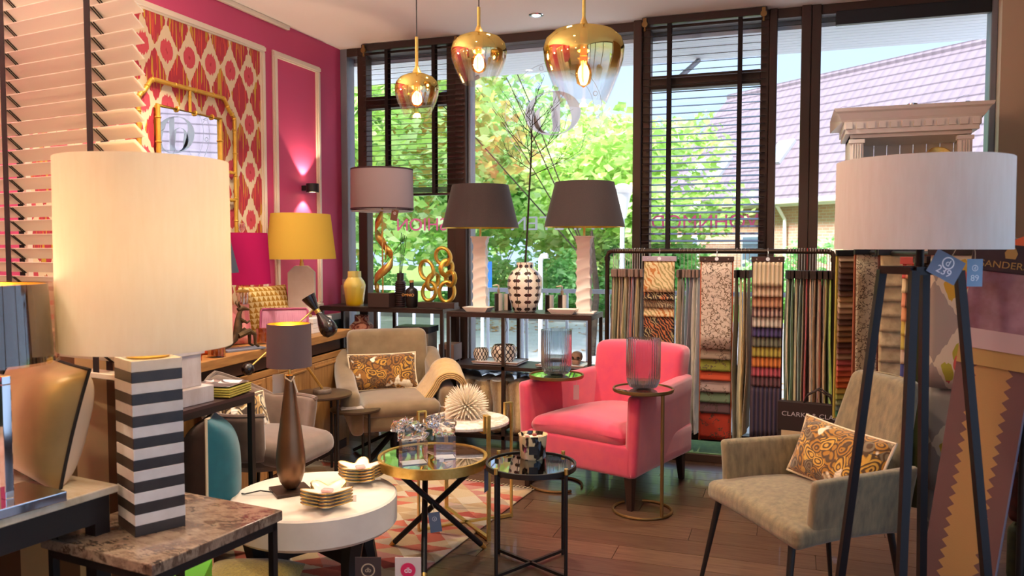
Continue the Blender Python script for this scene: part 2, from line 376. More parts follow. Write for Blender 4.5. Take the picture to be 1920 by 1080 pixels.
for lab, xc, zc, m_, s_ in (('faint pink swirl decal on the right pane above the white cabinet', .36, 2.42, PKL, 1), ('faint teal swirl decal at the right end of the last pane', 1.12, 2.44, shade('teal_decal', '#7fc0cc', .8), 1.15)):
    o = thing('swirl_decal', lab, 'decal', (xc, YW+.004, zc), pi)
    MB().tube([(.035*s_*cos(a), 0, .045*s_*sin(a)) for a in [R(20*k) for k in range(18)]], [.006+.008*abs(sin(R(10*k))) for k in range(18)], 5, True, .1).build('swirl_ring', m_, o)
    MB().tube([(.08*s_*cos(R(a)), 0, .08*s_*sin(R(a))) for a in range(-40, 110, 15)], .004, 5, False, .2).build('swirl_arc', m_, o)
# ---- ceiling downlights
LENS = glow('downlight_lens', '#fff0d8', 14.0)
def downlight(x, y, lab, watt=60, ang=110, emit=True):
    o = thing('downlight', lab, 'downlight', (x, y, CEIL), group='recessed ceiling downlights')
    MB().lathe([(.032, -.004), (.05, -.006), (.055, -.001), (.055, 0), (.032, 0)], 24, closed=True).build('trim_ring', CHROME, o, smooth=True)
    MB().cyl((0, 0, -.003), (0, 0, 0), .032, n=20).build('lens', LENS, o)
    spot('downlight_beam', (0, 0, -.02), (0, 0, -1), watt, ang, (1, .86, .70), o, .5, .05); return o
downlight(-1.79, 5.68, 'small round downlight in the ceiling between the gold pendants', 30)
for x, y, w_ in ((-3.0, -1.6, 40), (-1.3, -1.6, 12), (-3.0, .3, 60), (-1.3, .3, 18), (-2.9, 1.2, 40), (-1.1, 2.2, 60), (-2.9, 3.7, 110), (-1.2, 3.75, 90), (-2.4, 4.9, 45), (-.55, 4.75, 110)):
    downlight(x, y, 'round downlight in the ceiling outside the picture', w_)
for x, y, nx, ny in ((XW, .9, 1, 0), (XW, -1.2, 1, 0), (-1.6, YB, 0, 1), (.8, YB, 0, 1), (XW, 2.6, 1, 0)):  # unseen uplighters added only to brighten the ceiling
    o = thing('added_fill_uplighter', 'added fill uplighter outside the picture', 'wall lamp', (x+nx*.08, y+ny*.08, 2.3), group='added fill uplighters outside the picture')
    MB().lathe([(.03, -.08), (.07, 0), (.066, 0), (.03, -.07)], 20, closed=True).build('bowl', mat('fill_uplighter_white', '#ece6dc', .5), o, smooth=40); MB().box(-.08*nx-.01, .01, -.08*ny-.01, .01, -.06, -.04).build('bracket', mat('fill_uplighter_white', '#ece6dc', .5), o)
    spot('ceiling_fill_beam', (nx*.02, ny*.02, .02), (nx*.5, ny*.5, 1), 190 if ny == 0 else 25, 165, (1, .84, .66), o, .6, .06)
# ================================================================ BLINDS
def venetian(name, label, loc, rz, wd, drop, pitch, sw, tilt, m, tm, tapes, stack=0, head=True, tw=.03, cap=None):
    o = thing(name, label, 'blind', loc, rz)
    if head: MB().box(-wd/2, wd/2, -.04, .03, -.055, 0).build('head_rail', m, o, bev=.003)
    n = int((drop-.07)/pitch); sm = MB().rbox((0, 0, 0), (wd-.004, sw, .003), .0014, 1).mesh('slat', m)
    for k in range(n-stack): copies('slat', sm, o, [Matrix.Translation((0, 0, -.08-k*pitch)) @ Matrix.Rotation(tilt, 4, 'X')])
    zs = -.08-(n-stack)*pitch
    for k in range(stack): copies('slat', sm, o, [Matrix.Translation((0, 0, zs-k*.0065+pitch*.5))])
    zb = zs-stack*.0065+(pitch*.5 if stack else 0)
    MB().box(-wd/2, wd/2, -sw/2, sw/2, zb-.022, zb-.002).build('bottom_rail', m, o, bev=.003)
    hw = sw/2*cos(tilt)+.003
    for tx in tapes:
        for sg in (-1, 1): MB().box(tx-tw/2, tx+tw/2, sg*hw-.0006, sg*hw+.0006, zb-.02, -.05).build('ladder_tape', tm, o)
        for k in range(0, n-stack):
            b = MB()
            for q in (-.006, .006): b.bar((tx+tw/2+q+.006, -sw/2*cos(tilt), -.08-k*pitch-sw/2*sin(tilt)-.004), (tx+tw/2+q+.006, sw/2*cos(tilt), -.08-k*pitch+sw/2*sin(tilt)-.004), .003)
            if cap: b.build('ladder_cord', tm, o)
    return o
BLD = mat('dark_stained_slat', '#2b1c19', .3, coat=.3); BLT = mat('dark_ladder_tape', '#1d1412', .9)
venetian('venetian_blind', 'black wooden venetian blind with bunched lower slats, near the pink wall', (-2.98, YW-.115, CEIL-.005), 0, .905, 1.52, .0425, .048, R(15), BLD, BLT, (-.225, .205), 7)
venetian('venetian_blind', 'long black wooden venetian blind above the curtain sample rail', (-.62, YW-.115, CEIL-.005), 0, .885, 1.92, .0525, .05, R(17), BLD, BLT, (-.245, .26), 4)
for x0, bl in ((-3.4, 'left end of the black blind near the pink wall'), (-2.56, 'right end of the black blind near the pink wall'), (-1.04, 'left end of the long black blind above the sample rail'), (-.2, 'right end of the long black blind above the sample rail')):
    o = thing('blind_bracket', 'brass cord bracket at the '+bl, 'bracket', (x0, YW-.17, CEIL-.06), group='brass brackets on the black blinds')
    MB().tr(rot=(pi/2, 0, 0)).cyl((0, 0, -.012), (0, 0, .012), .022).build('pulley', ABRASS, o, smooth=True); MB().box(-.012, .012, -.006, .006, .0, .045).build('bracket_arm', ABRASS, o); MB().cyl((0, 0, -.05), (0, 0, -.01), .009, .006, 10).build('cord_tassel', ABRASS, o, smooth=True)
WBL = mat('white_painted_slat', '#e6dcc9', .4, coat=.2)
p = atd(270, 465, 2.62); a = YAW-R(27.6)
c = Vector((p.x, p.y, 0))+Vector((cos(a), sin(a), 0))*(-.62)
venetian('venetian_blind', 'white wooden venetian blind with dark tapes hanging beside the pink wall', (c.x, c.y, 2.62), a, 1.24, 1.58, .0505, .058, R(-40), WBL, BLT, (.62-.71, .62-.225, -.45), 0, True, .032, True)
# ================================================================ OUTSIDE
PAVE = mat('pale_pavement', '#d3cccf', .8, 0, '#c2b9b8', 3, .2, 80)
GRASS = mat('lawn_ground', '#6f8f3a', .95, 0, '#87994a', 6, .6, 60)
MB().box(-40, 45, YW+.1, 70, -.35, -.25).build('ground', GRASS, kind='structure')
MB().box(-9, 9, YW+.1, 7.6, -.25, -.03).build('terrace', PAVE, kind='structure')
MB().box(-30, 30, 7.8, 17.6, -.249, -.2).build('street', PAVE, kind='structure')
MB().box(-30, 30, 17.6, 17.8, -.249, -.1).build('kerb', mat('kerb_stone', '#8f8a86', .9), kind='structure')
# slatted canopy soffit over the terrace
SOF = mat('grey_soffit_board', '#eef2f8', .6)
so_ = struct('canopy', (0, 0, 0))
for k in range(9): MB().box(-6, 5, YW+.1+k*.085, YW+.18+k*.085, 3.09, 3.12).build('soffit_board', SOF, so_)
MB().box(-6, 5, YW+.1, YW+.87, 3.125, 3.3).build('canopy_deck', mat('canopy_grey', '#8b8f96', .7), so_)
MB().bar((-3.0, YW+.15, 2.75), (-2.75, YW+.8, 3.08), .03).build('canopy_strut', FRG, so_); MB().bar((-.9, YW+.15, 2.75), (-.75, YW+.8, 3.08), .03).build('canopy_strut', FRG, so_)
# terrace railing
rl = thing('terrace_railing', 'pale grey metal railing with upright bars outside the window', 'railing', (0, 7.45, 0))
RM = mat('pale_grey_railing', '#dfe6f0', .5)
MB().box(-5, 2.6, -.02, .02, 1.06, 1.1).build('handrail', RM, rl); MB().box(-5, 2.6, -.015, .015, .08, .11).build('bottom_rail', RM, rl)
bm_ = MB().box(-.012, .012, -.012, .012, .11, 1.06).mesh('baluster', RM); copies('baluster', bm_, rl, [Matrix.Translation((-4.9+k*.205, 0, 0)) for k in range(37)])
for x in (-5, -2.5, 0, 2.5): MB().box(x-.025, x+.025, -.025, .025, -.03, 1.08).build('railing_post', RM, rl)
# street lamp, sign, pale poles
p = cw(1.52, 11.0); o = thing('street_lamp', 'slim grey street lamp with white hood behind the window', 'street lamp', (p.x, p.y, -.2))
MB().cyl((0, 0, 0), (0, 0, 2.1), .04, .03).build('post', RM, o, smooth=True); MB().lathe([(.05, 2.1), (.12, 2.45), (.19, 2.5), (.17, 2.53), (.03, 2.58)], 16).build('lamp_hood', WHITE, o, smooth=True)
p = cw(-.43, 11.5); o = thing('parking_sign', 'blue square road sign behind the left white lamp', 'sign', (p.x, p.y, -.2), YAW)
MB().cyl((0, .03, 0), (0, .03, 1.5), .025).build('post', RM, o); MB().box(-.14, .14, -.01, .01, 1.1, 1.5).build('sign_panel', mat('blue_sign', '#2a6fc0', .5), o); text('sign_letter', 'P', .36, TAGT, o, (0, -.012, 1.3))
for u, d, lab in ((-1.95, 9.2, 'white bollard post seen between the gold ring sculptures'), (.36, 10.0, 'slender white pole standing beside the hedge')):
    p = cw(u, d); h = 1.4 if u < 0 else 1.55
    o = thing('garden_pole', lab, 'pole', (p.x, p.y, -.2)); MB().cyl((0, 0, 0), (0, 0, h), .028).build('shaft', WHITE, o); MB().tube([(0, 0, h), (.02, 0, h+.04), (.09, 0, h+.05)], .035, 8).build('pole_head', WHITE, o)
p = cw(-.5, 8.4); o = MB().box(-.03, .03, -.03, .03, 0, 1.05).build('red_post', mat('red_paint', '#d4343c', .5), loc=(p.x, p.y, -.1), label='red painted post outside behind the middle console', cat='post')
# ---- trees
def leafmat(name, a, b, c):
    t = NT(name); o = t.n('TexNoise', {'Vector': t.coord(), 'Scale': .9, 'Detail': 4.0}).outputs['Fac']
    g = t.n('NewGeometry').outputs['Random Per Island']
    f = t.m_('ADD', t.m_('MULTIPLY', o, .8), t.m_('MULTIPLY_ADD', g, .5, -.15))
    cl = t.ramp(f, [(.2, a), (.5, b), (.8, c)])
    d = t.n('BsdfDiffuse', {0: cl}); q = t.n('BsdfTranslucent', {0: cl}); mx = t.n('MixShader', {0: .5}); t.t.links.new(d.outputs[0], mx.inputs[1]); t.t.links.new(q.outputs[0], mx.inputs[2]); return t.surf(mx.outputs[0])
LF1 = leafmat('light_green_leaves', '#a9cc66', '#cdea92', '#eaf7c4'); LF2 = leafmat('mid_green_leaves', '#85b568', '#b8dd92', '#def2bc'); LF3 = leafmat('hedge_leaves', '#7cb96c', '#b2e29a', '#dcf5c4'); LF4 = leafmat('autumn_leaves', '#a3b855', '#d6cf7a', '#e2a868')
BARK = mat('grey_bark', '#4b3d31', .95, 0, '#2e261f', 12, .8, 30)
def tree(label, p, h, trunk_h, rx, rz, n, ls, m, blobs=14, seed=1, name='leafy_tree', cat='tree', group='trees across the street', ry=None, zmin=.25, off=(0, 0, 0)):
    r_ = random.Random(seed); o = thing(name, label, cat, p, group=group); ry = ry or rx
    cz = trunk_h+(h-trunk_h)/2; b = MB(); tips = []
    for k in range(blobs):
        a = r_.uniform(0, 2*pi); e = r_.uniform(-1, 1); q = r_.uniform(.35, .85)
        tips.append(Vector((rx*q*cos(a)*math.sqrt(1-e*e*.7), ry*q*sin(a)*math.sqrt(1-e*e*.7), cz+rz*q*e))+Vector(off))
    if trunk_h > .2:
        b.tube([(0, 0, 0), (.05*h*.2, 0, trunk_h*.6), (0, 0, trunk_h), (0, 0, trunk_h*1.12)], [h*.008, h*.006, h*.005, h*.002], 8)
        for q in tips[:4]: b.tube([(0, 0, trunk_h*.8), (q.x*.5, q.y*.5, (trunk_h+q.z)/2), q], [h*.0016, h*.0011, h*.0006], 5)
        b.build('trunk', BARK, o, smooth=True)
    V = []; F = []; s = r_.uniform
    for i in range(n):
        q = tips[i % len(tips)]; br = .38
        d = Vector((r_.gauss(0, 1), r_.gauss(0, 1), r_.gauss(0, 1))).normalized()*(s(.3, 1)**.5)
        c = q+Vector((d.x*rx*br*1.3, d.y*ry*br*1.3, d.z*rz*br))
        if c.z < zmin: c.z = zmin+s(0, .2)
        M_ = Euler((s(-.9, .9), s(-.9, .9), s(0, 6.3))).to_matrix(); L = ls*s(.6, 1.25); k = len(V)
        for lx, ly, lz in ((0, -.5, 0), (.42, -.05, .1), (0, .5, 0), (-.42, -.05, .1)): V.append(c+M_ @ Vector((lx*L, ly*L, lz*L)))
        F += [(k, k+1, k+2), (k, k+2, k+3)]
    me = bpy.data.meshes.new('foliage'); me.from_pydata(V, [], F); me.materials.append(m); f = bpy.data.objects.new('foliage', me); COL.objects.link(f); f.parent = o; f['kind'] = 'stuff'
    return o
G0 = -.25
def tp(u, d): q = cw(u, d); return (q.x, q.y, G0)
tree('big light green maple with loose hanging leaves behind the middle pane', tp(1.25, 12.5), 8.2, 1.8, 2.6, 3.2, 6800, .21, LF1, 22, 3, off=-rt*2.9)
tree('broad green tree behind the left black blind', tp(-4.6, 15), 8.5, .7, 3.2, 3.9, 7000, .26, LF2, 22, 4)
tree('green and orange tree seen low behind the yellow vase', tp(-3.6, 19), 7.5, .8, 3.4, 3.5, 4200, .28, LF4, 20, 5)
tree('tall pale green tree right of the window emblem', tp(3.0, 21), 5.6, 1.2, 2.6, 2.2, 6000, .30, LF1, 22, 6)
tree('wide mid green tree behind the branch in the ginger jar', tp(-.3, 25), 7.0, 1.2, 3.4, 3.0, 6500, .32, LF2, 24, 7)
tree('round green tree beside the tiled roof', tp(7.0, 33.5), 8.0, 1.2, 2.3, 3.4, 4500, .34, LF1, 22, 8)
tree('dark tree at the far left of the window', tp(-8.5, 20), 9, 1, 4.5, 4.5, 4500, .35, LF2, 20, 9)
tree('far tree closing the street behind the emblem', tp(-2.5, 36), 9, .8, 6, 4.4, 6500, .45, LF2, 24, 10)
tree('far tree behind the right dark lamp shade', tp(4.0, 42), 7.0, .8, 5, 3.2, 5500, .5, LF1, 24, 11)
for i, (u, d, h, rx) in enumerate(((1.0, 19.5, 1.9, 1.1), (2.5, 20.3, 2.1, 1.15), (4.0, 20.6, 2.0, 1.1), (6.6, 19.3, 1.9, 1.1), (8.8, 18.8, 2.3, 1.2), (-.9, 20.5, 1.7, 1.2), (-4.6, 22.5, 1.8, 1.6))):
    labs = ['feathery green hedge bush right of the branch', 'feathery green hedge bush behind the right white lamp', 'feathery green hedge bush behind the left end of the sample rail', 'green bush below the brick house wall', 'green shrub behind the white cabinet', 'low green bush left of the ginger jar', 'low green bush behind the gold rings']
    tree(labs[i], tp(u, d), h, 0, rx, h*.5, 2200, .16, LF3, 14, 20+i, 'hedge_bush', 'bush', 'bushes along the street', .7, .05)
# fallen leaves on the far side of the street
V = []; F = []; r_ = random.Random(5)
for i in range(900):
    c = Vector((r_.uniform(-7, 6), r_.uniform(15.0, 17.5) if i % 3 else r_.uniform(8, 13), -.19)); a = r_.uniform(0, 6.3); L = r_.uniform(.04, .09); k = len(V)
    for q in range(4): V.append(c+Vector((cos(a+q*pi/2)*L*(1 if q % 2 else .6), sin(a+q*pi/2)*L*(1 if q % 2 else .6), .01*(q % 2))))
    F.append((k, k+1, k+2, k+3))
me = bpy.data.meshes.new('fallen_leaves'); me.from_pydata(V, [], F); me.materials.append(mat('dry_leaf', '#d99a5a', .9, 0, '#b8763f', 40)); o = bpy.data.objects.new('fallen_leaves', me); COL.objects.link(o); tag(o, 'orange fallen leaves scattered on the pavement', 'leaves', kind='stuff')
# ---- house with tiled roof
e1 = cw(4.81, 27); e2 = e1+(cw(.507, -.862))*17; dr = (e2-e1).normalized(); nb = Vector((-dr.y, dr.x, 0)); nb = nb if nb.dot(Vector((rt.x, rt.y, 0))) > 0 else -nb
hs = thing('house', 'brick house with pale pink tiled roof and skylights across the street', 'house', (e1.x, e1.y, 0))
ex = math.atan2(dr.y, dr.x); L = (e2-e1).length
hs.rotation_euler = (0, 0, ex); sg = 1 if (nb.dot(Vector((-sin(ex), cos(ex), 0)))) > 0 else -1   # local x along the eave, y*sg to the ridge
t = NT('clay_roof_tiles'); x, y, z = t.xyz(); fx = t.m_('FRACT', t.m_('MULTIPLY', x, 3.6)); fz = t.m_('FRACT', t.m_('MULTIPLY', z, 3.4))
hh = t.m_('ADD', t.m_('SINE', t.m_('MULTIPLY', fx, pi)), t.m_('MULTIPLY', fz, -.9))
tile = t.mix(t.noise(1.5, detail=4), '#857580', '#766670'); tile = t.mix(t.m_('LESS_THAN', fz, .16), tile, '#54464e')
ROOF = t.pbr(tile, .7, 0, t.bump(hh, .7, .05))
t = NT('pale_house_brick'); br = t.n('TexBrick', {'Vector': t.n('Mapping', {'Vector': t.coord(), 'Rotation': (pi/2, 0, 0)}).outputs[0], 'Color1': '#c98f78', 'Color2': '#d9a68c', 'Mortar': '#d8c9bd', 'Scale': 2.2, 'Mortar Size': .012, 'Row Height': .18}); HBR = t.pbr(br.outputs[0], .85)
zr, ze = 6.94, 2.8
V = [(-.6, 0, ze), (L, 0, ze), (L, 4*sg, zr), (-.6, 4*sg, zr), (L, 8*sg, ze), (-.6, 8*sg, ze)]
MB().add(V, [(0, 1, 2, 3), (3, 2, 4, 5)]).build('roof', ROOF, hs, solid=.12)
MB().tube([(-.6, 4*sg, zr+.06), (L, 4*sg, zr+.06)], .12, 8).build('ridge_cap', ROOF, hs)
MB().add([(0, .5*sg, -.3), (L-.4, .5*sg, -.3), (L-.4, .5*sg, ze+.3), (0, .5*sg, ze+.3), (0, 7.5*sg, -.3), (0, 7.5*sg, ze+.3), (0, 4*sg, zr-.1), (L-.4, 7.5*sg, -.3), (L-.4, 7.5*sg, ze+.3), (L-.4, 4*sg, zr-.1)], [(0, 1, 2, 3), (0, 3, 6, 5, 4), (1, 7, 8, 9, 2), (4, 5, 8, 7)]).build('wall', HBR, hs)
MB().tube([(-.6, -.06*sg, ze-.02), (L, -.06*sg, ze-.02)], .08, 8).build('gutter', WHITE, hs); MB().box(-.55, L, min(0, .45*sg), max(0, .45*sg), ze-.14, ze-.08).build('soffit', WHITE, hs)
MB().tube([(5.2, 0, ze-.1), (5.2, .35*sg, ze-.5), (5.2, .42*sg, -.2)], .05, 8).build('downpipe', WHITE, hs)
for (sx, f) in ((.9, .30), (1.9, .28), (4.1, .36)):
    y0 = 4*f; z0 = ze+(zr-ze)*f; sk = MB(); a = math.atan2(zr-ze, 4)
    sk.M = Matrix.Translation((sx, y0*sg, z0)) @ Matrix.Rotation(a*sg, 4, 'X'); sk.box(-.3, .3, -.5, .5, .06, .16); s_ = sk.build('skylight', mat('skylight_frame', '#c9c9d2', .5), hs)
    g = MB(); g.M = sk.M; g.box(-.2, .2, -.4, .4, .16, .17).build('skylight_pane', mat('skylight_glass', '#aebed0', .1), s_)
for sx in (1.2, 4.0, 7.6):
    f_ = MB().box(sx-.5, sx+.5, min(.42*sg, .5*sg), max(.42*sg, .5*sg), .7, 1.9).build('house_window', WHITE, hs); MB().box(sx-.42, sx+.42, min(.40*sg, .42*sg), max(.40*sg, .42*sg), .78, 1.82).build('pane', mat('dark_house_glass', '#6d7f92', .1), f_)
# ================================================================ SEATING
DWOOD = mat('dark_walnut_leg', '#2c1a14', .4)
def tleg(a, b, r0, r1, m, parent, sq=True, nm='leg'):
    if sq:
        B = MB(); a = Vector(a); b = Vector(b); V = [a+Vector((i*r0, j*r0, 0)) for i, j in ((-1,-1),(1,-1),(1,1),(-1,1))]+[b+Vector((i*r1, j*r1, 0)) for i, j in ((-1,-1),(1,-1),(1,1),(-1,1))]
        return B.add(V, [(3,2,1,0),(4,5,6,7),(0,1,5,4),(1,2,6,5),(2,3,7,6),(3,0,4,7)]).build(nm, m, parent, bev=.003)
    return MB().cyl(a, b, r0, r1, 12).build(nm, m, parent, smooth=True)
# ---- pink velvet armchair
PV = fabric('coral_pink_velvet', '#d03a52', '#c22c55', 14, .75, .9, 350, .12)
rz = R(-20); fr = Vector((-.80, 4.395, 0)); ax = Vector((cos(rz), sin(rz), 0)); ay = Vector((-sin(rz), cos(rz), 0))
c = fr-ax*.42+ay*.42
ch = thing('armchair', 'coral pink velvet armchair with loose seat cushion and dark tapered legs', 'armchair', c, rz)
MB().rbox((0, .0, .28), (.80, .82, .19), .025, 4, lambda p: (p.x*(1-.10*(p.y/.41+1)/2), p.y, p.z)).build('seat_base', PV, ch, smooth=60)
for s in (-1, 1):
    def f(p, s=s):
        k = (p.y+.40)/.8; x = p.x+s*(.385-.075*k); return (x+s*.012*(p.z/.23), p.y, p.z+(.0 if p.z < 0 else .025*k))
    MB().rbox((0, 0, .425), (.085, .82, .475), .03, 5, f).build('arm', PV, ch, smooth=60)
def f(p):
    k = (p.z+.30)/.6; return (p.x*(1.0+.05*k), p.y+.11*k+.03*(p.x/.3)**2*-1, p.z-.02*(abs(p.x)/.35)**3*(1 if p.z > 0 else 0))
MB().rbox((0, .31, .575), (.63, .17, .60), .05, 6, f).build('backrest', PV, ch, smooth=60)
def f(p):
    k = p.y/.3; return (p.x*(1-.05*(k+1)), p.y, p.z+.012*cos(p.x*6)*(1 if p.z > 0 else .3)-(.02*(p.x/.34)**2 if p.z > 0 else 0))
MB().rbox((0, -.085, .415), (.69, .66, .125), .055, 7, f, .03).build('seat_cushion', PV, ch, smooth=60)
for x, y in ((-.36, -.37), (.36, -.37), (-.29, .37), (.29, .37)): tleg((x, y, .195), (x*1.03, y*1.03, 0), .027, .016, DWOOD, ch)
for s in (-1, 1): MB().tube([(s*(.388), -.405, .20), (s*.402, -.405, .62), (s*.395, -.33, .664), (s*.33, .36, .68)], .005, 6).build('piping', PV, ch, smooth=True)
# ---- beige swivel armchair
BV = fabric('beige_brown_velvet', '#7f6848', '#6c5637', 10, .8, .6, 420, .15)
rz = R(36); c = Vector((-2.64, 5.04, 0))
ch = thing('armchair', 'beige velvet swivel armchair with high back and crossed dark base', 'armchair', c, rz)
MB().rbox((0, -.02, .33), (.60, .66, .13), .04, 4).build('seat_base', BV, ch, smooth=60)
MB().rbox((0, -.06, .415), (.53, .62, .10), .045, 6, None, .02).build('seat_cushion', BV, ch, smooth=60)
for s in (-1, 1):
    def f(p, s=s):
        k = (p.y+.37)/.74; top = (p.z > 0); z = p.z+(.17*k*k if top else .0)-(.05*(1-k) if top else 0); return (p.x*(1+.3*(1 if top else -.3))+s*(.315+.03*(1 if top else -1)*.6), p.y+.06*(1 if top else 0), z)
    MB().rbox((0, 0, .42), (.10, .74, .34), .045, 6, f).build('arm', BV, ch, smooth=60)
def f(p):
    k = (p.z+.3)/.6; return (p.x*(.98-.02*k), p.y+.16*k+.05*(p.x/.33)**2*-.8, p.z)
MB().rbox((0, .27, .575), (.62, .13, .62), .05, 6, f).build('backrest', BV, ch, smooth=60)
MB().cyl((0, 0, .08), (0, 0, .28), .035).build('swivel_column', BLACK, ch, smooth=True)
for k in range(4):
    a = R(45+90*k); MB().bar((0, 0, .2), (.37*cos(a), .37*sin(a), .012), .035, .022).build('base_leg', BLACK, ch, bev=.003)
# ---- grey woven armchair with metal legs
GW = fabric('grey_beige_weave', '#877857', '#655a43', 45, .9, .3, 260, .5, (1, 1, .3))
rz = R(-56); m = Vector((-.14, 3.33, 0)); ay = Vector((-sin(rz), cos(rz), 0)); c = m+ay*.27
ch = thing('armchair', 'grey woven armchair with thin black metal legs on the right', 'armchair', c, rz)
def f(p): return (p.x*(1.06-.12*(p.y/.3)), p.y, p.z-.02*(p.y/.3)**2-.008*(p.x/.3)**2)
MB().rbox((0, 0, .445), (.58, .56, .085), .03, 7, f, .018).build('seat', GW, ch, smooth=60)
for s in (-1, 1):
    def f(p, s=s):
        k = (p.y+.26)/.52; h = (p.z+.15)/.3; return (p.x+s*(.305-.05*k+.035*h*h), p.y+.02*h-.02*(1-k)*h, p.z-.015*(1-k)*h)
    MB().rbox((0, .03, .53), (.045, .48, .25), .02, 6, f).build('arm', GW, ch, smooth=60)
def f(p):
    k = (p.z+.27)/.54; return (p.x*(1-.30*k), p.y+.15*k-.12*(1-cos(p.x*2.2)), p.z)
MB().rbox((0, .245, .71), (.50, .07, .50), .033, 7, f).build('backrest', GW, ch, smooth=60)
b = MB(); V = []
for k in range(25):
    a = pi*k/24; x = .205*cos(a)*(abs(cos(a))**-.35 if abs(cos(a)) > .01 else 1)
for s in (-1, 1): MB().tube([(s*.245, .215, .48), (s*.21, .30, .72), (s*.172, .375, .92), (s*.14, .385, .958), (0, .40, .962)], .005, 6).build('piping', GW, ch, smooth=True)
for x, y in ((-.27, -.25), (.27, -.25), (-.2, .24), (.2, .24)): tleg((x, y, .39), (x*1.18, y*1.25, 0), .015, .009, BLACK, ch, False)
# ---- taupe tub chairs
TV = fabric('taupe_velvet', '#715b4a', '#5f4c3d', 12, .8, .6, 400, .12)
def tub(label, c, rz):
    ch = thing('tub_chair', label, 'chair', c, rz, 'taupe tub chairs')
    def f(u, v):
        a = R(-128+256*u); k = abs(u-.5)*2; top = .81-.16*min(1, k*2.0)**1.2; z = .40+(top-.40)*v; r = .28+.05*v
        return (r*cos(a+pi/2)*1.02, r*sin(a+pi/2)*.98+.01*v, z)
    MB().grid(f, 28, 6).build('shell', TV, ch, smooth=True, solid=.045, sub=1)
    V = [f(i/28, 1) for i in range(29)]; MB().tube(V, .012, 6).build('piping', TV, ch, smooth=True)
    def g(p): q = Vector((p.x, p.y)); return (p.x*(1.0-.12*(p.y/.27 if p.y > 0 else 0)), p.y, p.z-.02*(p.y/.27)**2*(1 if p.y < 0 else 0))
    MB().rbox((0, -.06, .44), (.50, .56, .12), .058, 6, g, .025).build('seat', TV, ch, smooth=60)
    MB().lathe([(.24, .34), (.27, .37), (.27, .41)], 24).build('seat_pan', TV, ch, smooth=True)
    for k in range(4): a = R(45+90*k); tleg((.17*cos(a), .17*sin(a), .36), (.26*cos(a), .26*sin(a), 0), .014, .009, BLACK, ch, False)
    return ch
T1 = tub('taupe velvet tub chair in front of the oak sideboard, facing right', (-2.68, 3.60, 0), R(92)); T1.scale = (.93, .93, 1)
# ================================================================ SIDEBOARD
t = NT('light_oak'); g = t.noise(6, stretch=(8, 1, 8), detail=6)
OAK = t.pbr(t.mix(t.step(g, .3, .75), '#b07f45', '#8d5f30'), .45, 0, t.bump(g, .1, .001))
t = NT('light_oak_upright'); g = t.noise(6, stretch=(8, 8, .8), detail=6); OAKV = t.pbr(t.mix(t.step(g, .3, .75), '#b5854c', '#96673a'), .45, 0, t.bump(g, .1, .001))
DREC = mat('dark_oak_recess', '#4a2d1b', .6)
SBZ = .88
sb = thing('sideboard', 'long light oak sideboard along the pink wall', 'sideboard', (-3.163, 5.268, 0), R(5))   # local y runs away from the room, x to the wall is negative
MB().box(-.44, 0, -2.3, 0, .06, .74).build('body', OAKV, sb, bev=.004)
MB().box(-.44, -.04, -2.28, -.03, .74, SBZ-.055).build('recess', DREC, sb)
MB().box(-.455, .015, -2.32, .06, SBZ-.055, SBZ).build('top', OAK, sb, bev=.004)
MB().box(-.44, .012, -.045, .0, 0, .74).build('end_panel', OAK, sb, bev=.003); MB().box(-.44, .012, -2.3, -2.255, 0, .74).build('end_panel', OAK, sb, bev=.003)
MB().box(-.42, .012, -2.255, -.045, .70, .74).build('front_rail', OAK, sb, bev=.003); MB().box(-.42, .012, -2.255, -.045, .0, .06).build('plinth', DREC, sb)
for k in range(4):
    y0 = -2.25+k*.552; d = MB().box(-.001, .014, y0+.004, y0+.546, .065, .695).build('door', OAKV, sb, bev=.003); MB().box(.014, .022, y0+.06, y0+.49, .66, .675).build('handle', OAK, d, bev=.003)
# ================================================================ CONSOLES BY THE WINDOW
CZ = 1.02
def console(label, x0, x1, y0, y1, shelves, posts, g='dark metal consoles in the window'):
    o = thing('console_table', label, 'console', (x0, y0, 0), group=g); W = x1-x0; D = y1-y0; q = .026
    MB().box(0, W, 0, D, CZ-.012, CZ).build('top', DBROWN, o, bev=.002)
    for nm, a, b, c_, d_ in (('front_rail', 0, W, 0, q), ('back_rail', 0, W, D-q, D), ('side_rail', 0, q, q, D-q), ('side_rail', W-q, W, q, D-q)): MB().box(a, b, c_, d_, CZ-.038, CZ-.012).build(nm, DBROWN, o)
    for x in posts:
        for y in (0, D-q): MB().box(x, x+q, y, y+q, 0, CZ-.038).build('post', DBROWN, o)
    for z in shelves:
        MB().box(q, W-q, q, D-q, z-.014, z).build('shelf', DBROWN, o); MB().box(q, W-q, 0, q, z-.028, z).build('shelf_rail', DBROWN, o)
    return o
console('dark metal console under the ribbon lamp, left of the window', -3.66, -2.55, 5.68, 6.03, (.60, .12), (0, .50, 1.084))
console('dark metal console holding the two white carved lamps', -2.44, -1.32, 5.50, 5.88, (.62, .10), (0, .44, 1.094))
# ================================================================ SMALL TABLES
MIRR = mat('smoked_mirror_top', '#c5c8cc', .02, 1.0)
def ringband(r, z0, z1, w): return MB().lathe([(r-w, z0), (r, z0), (r, z1), (r-w, z1)], 48, closed=True)
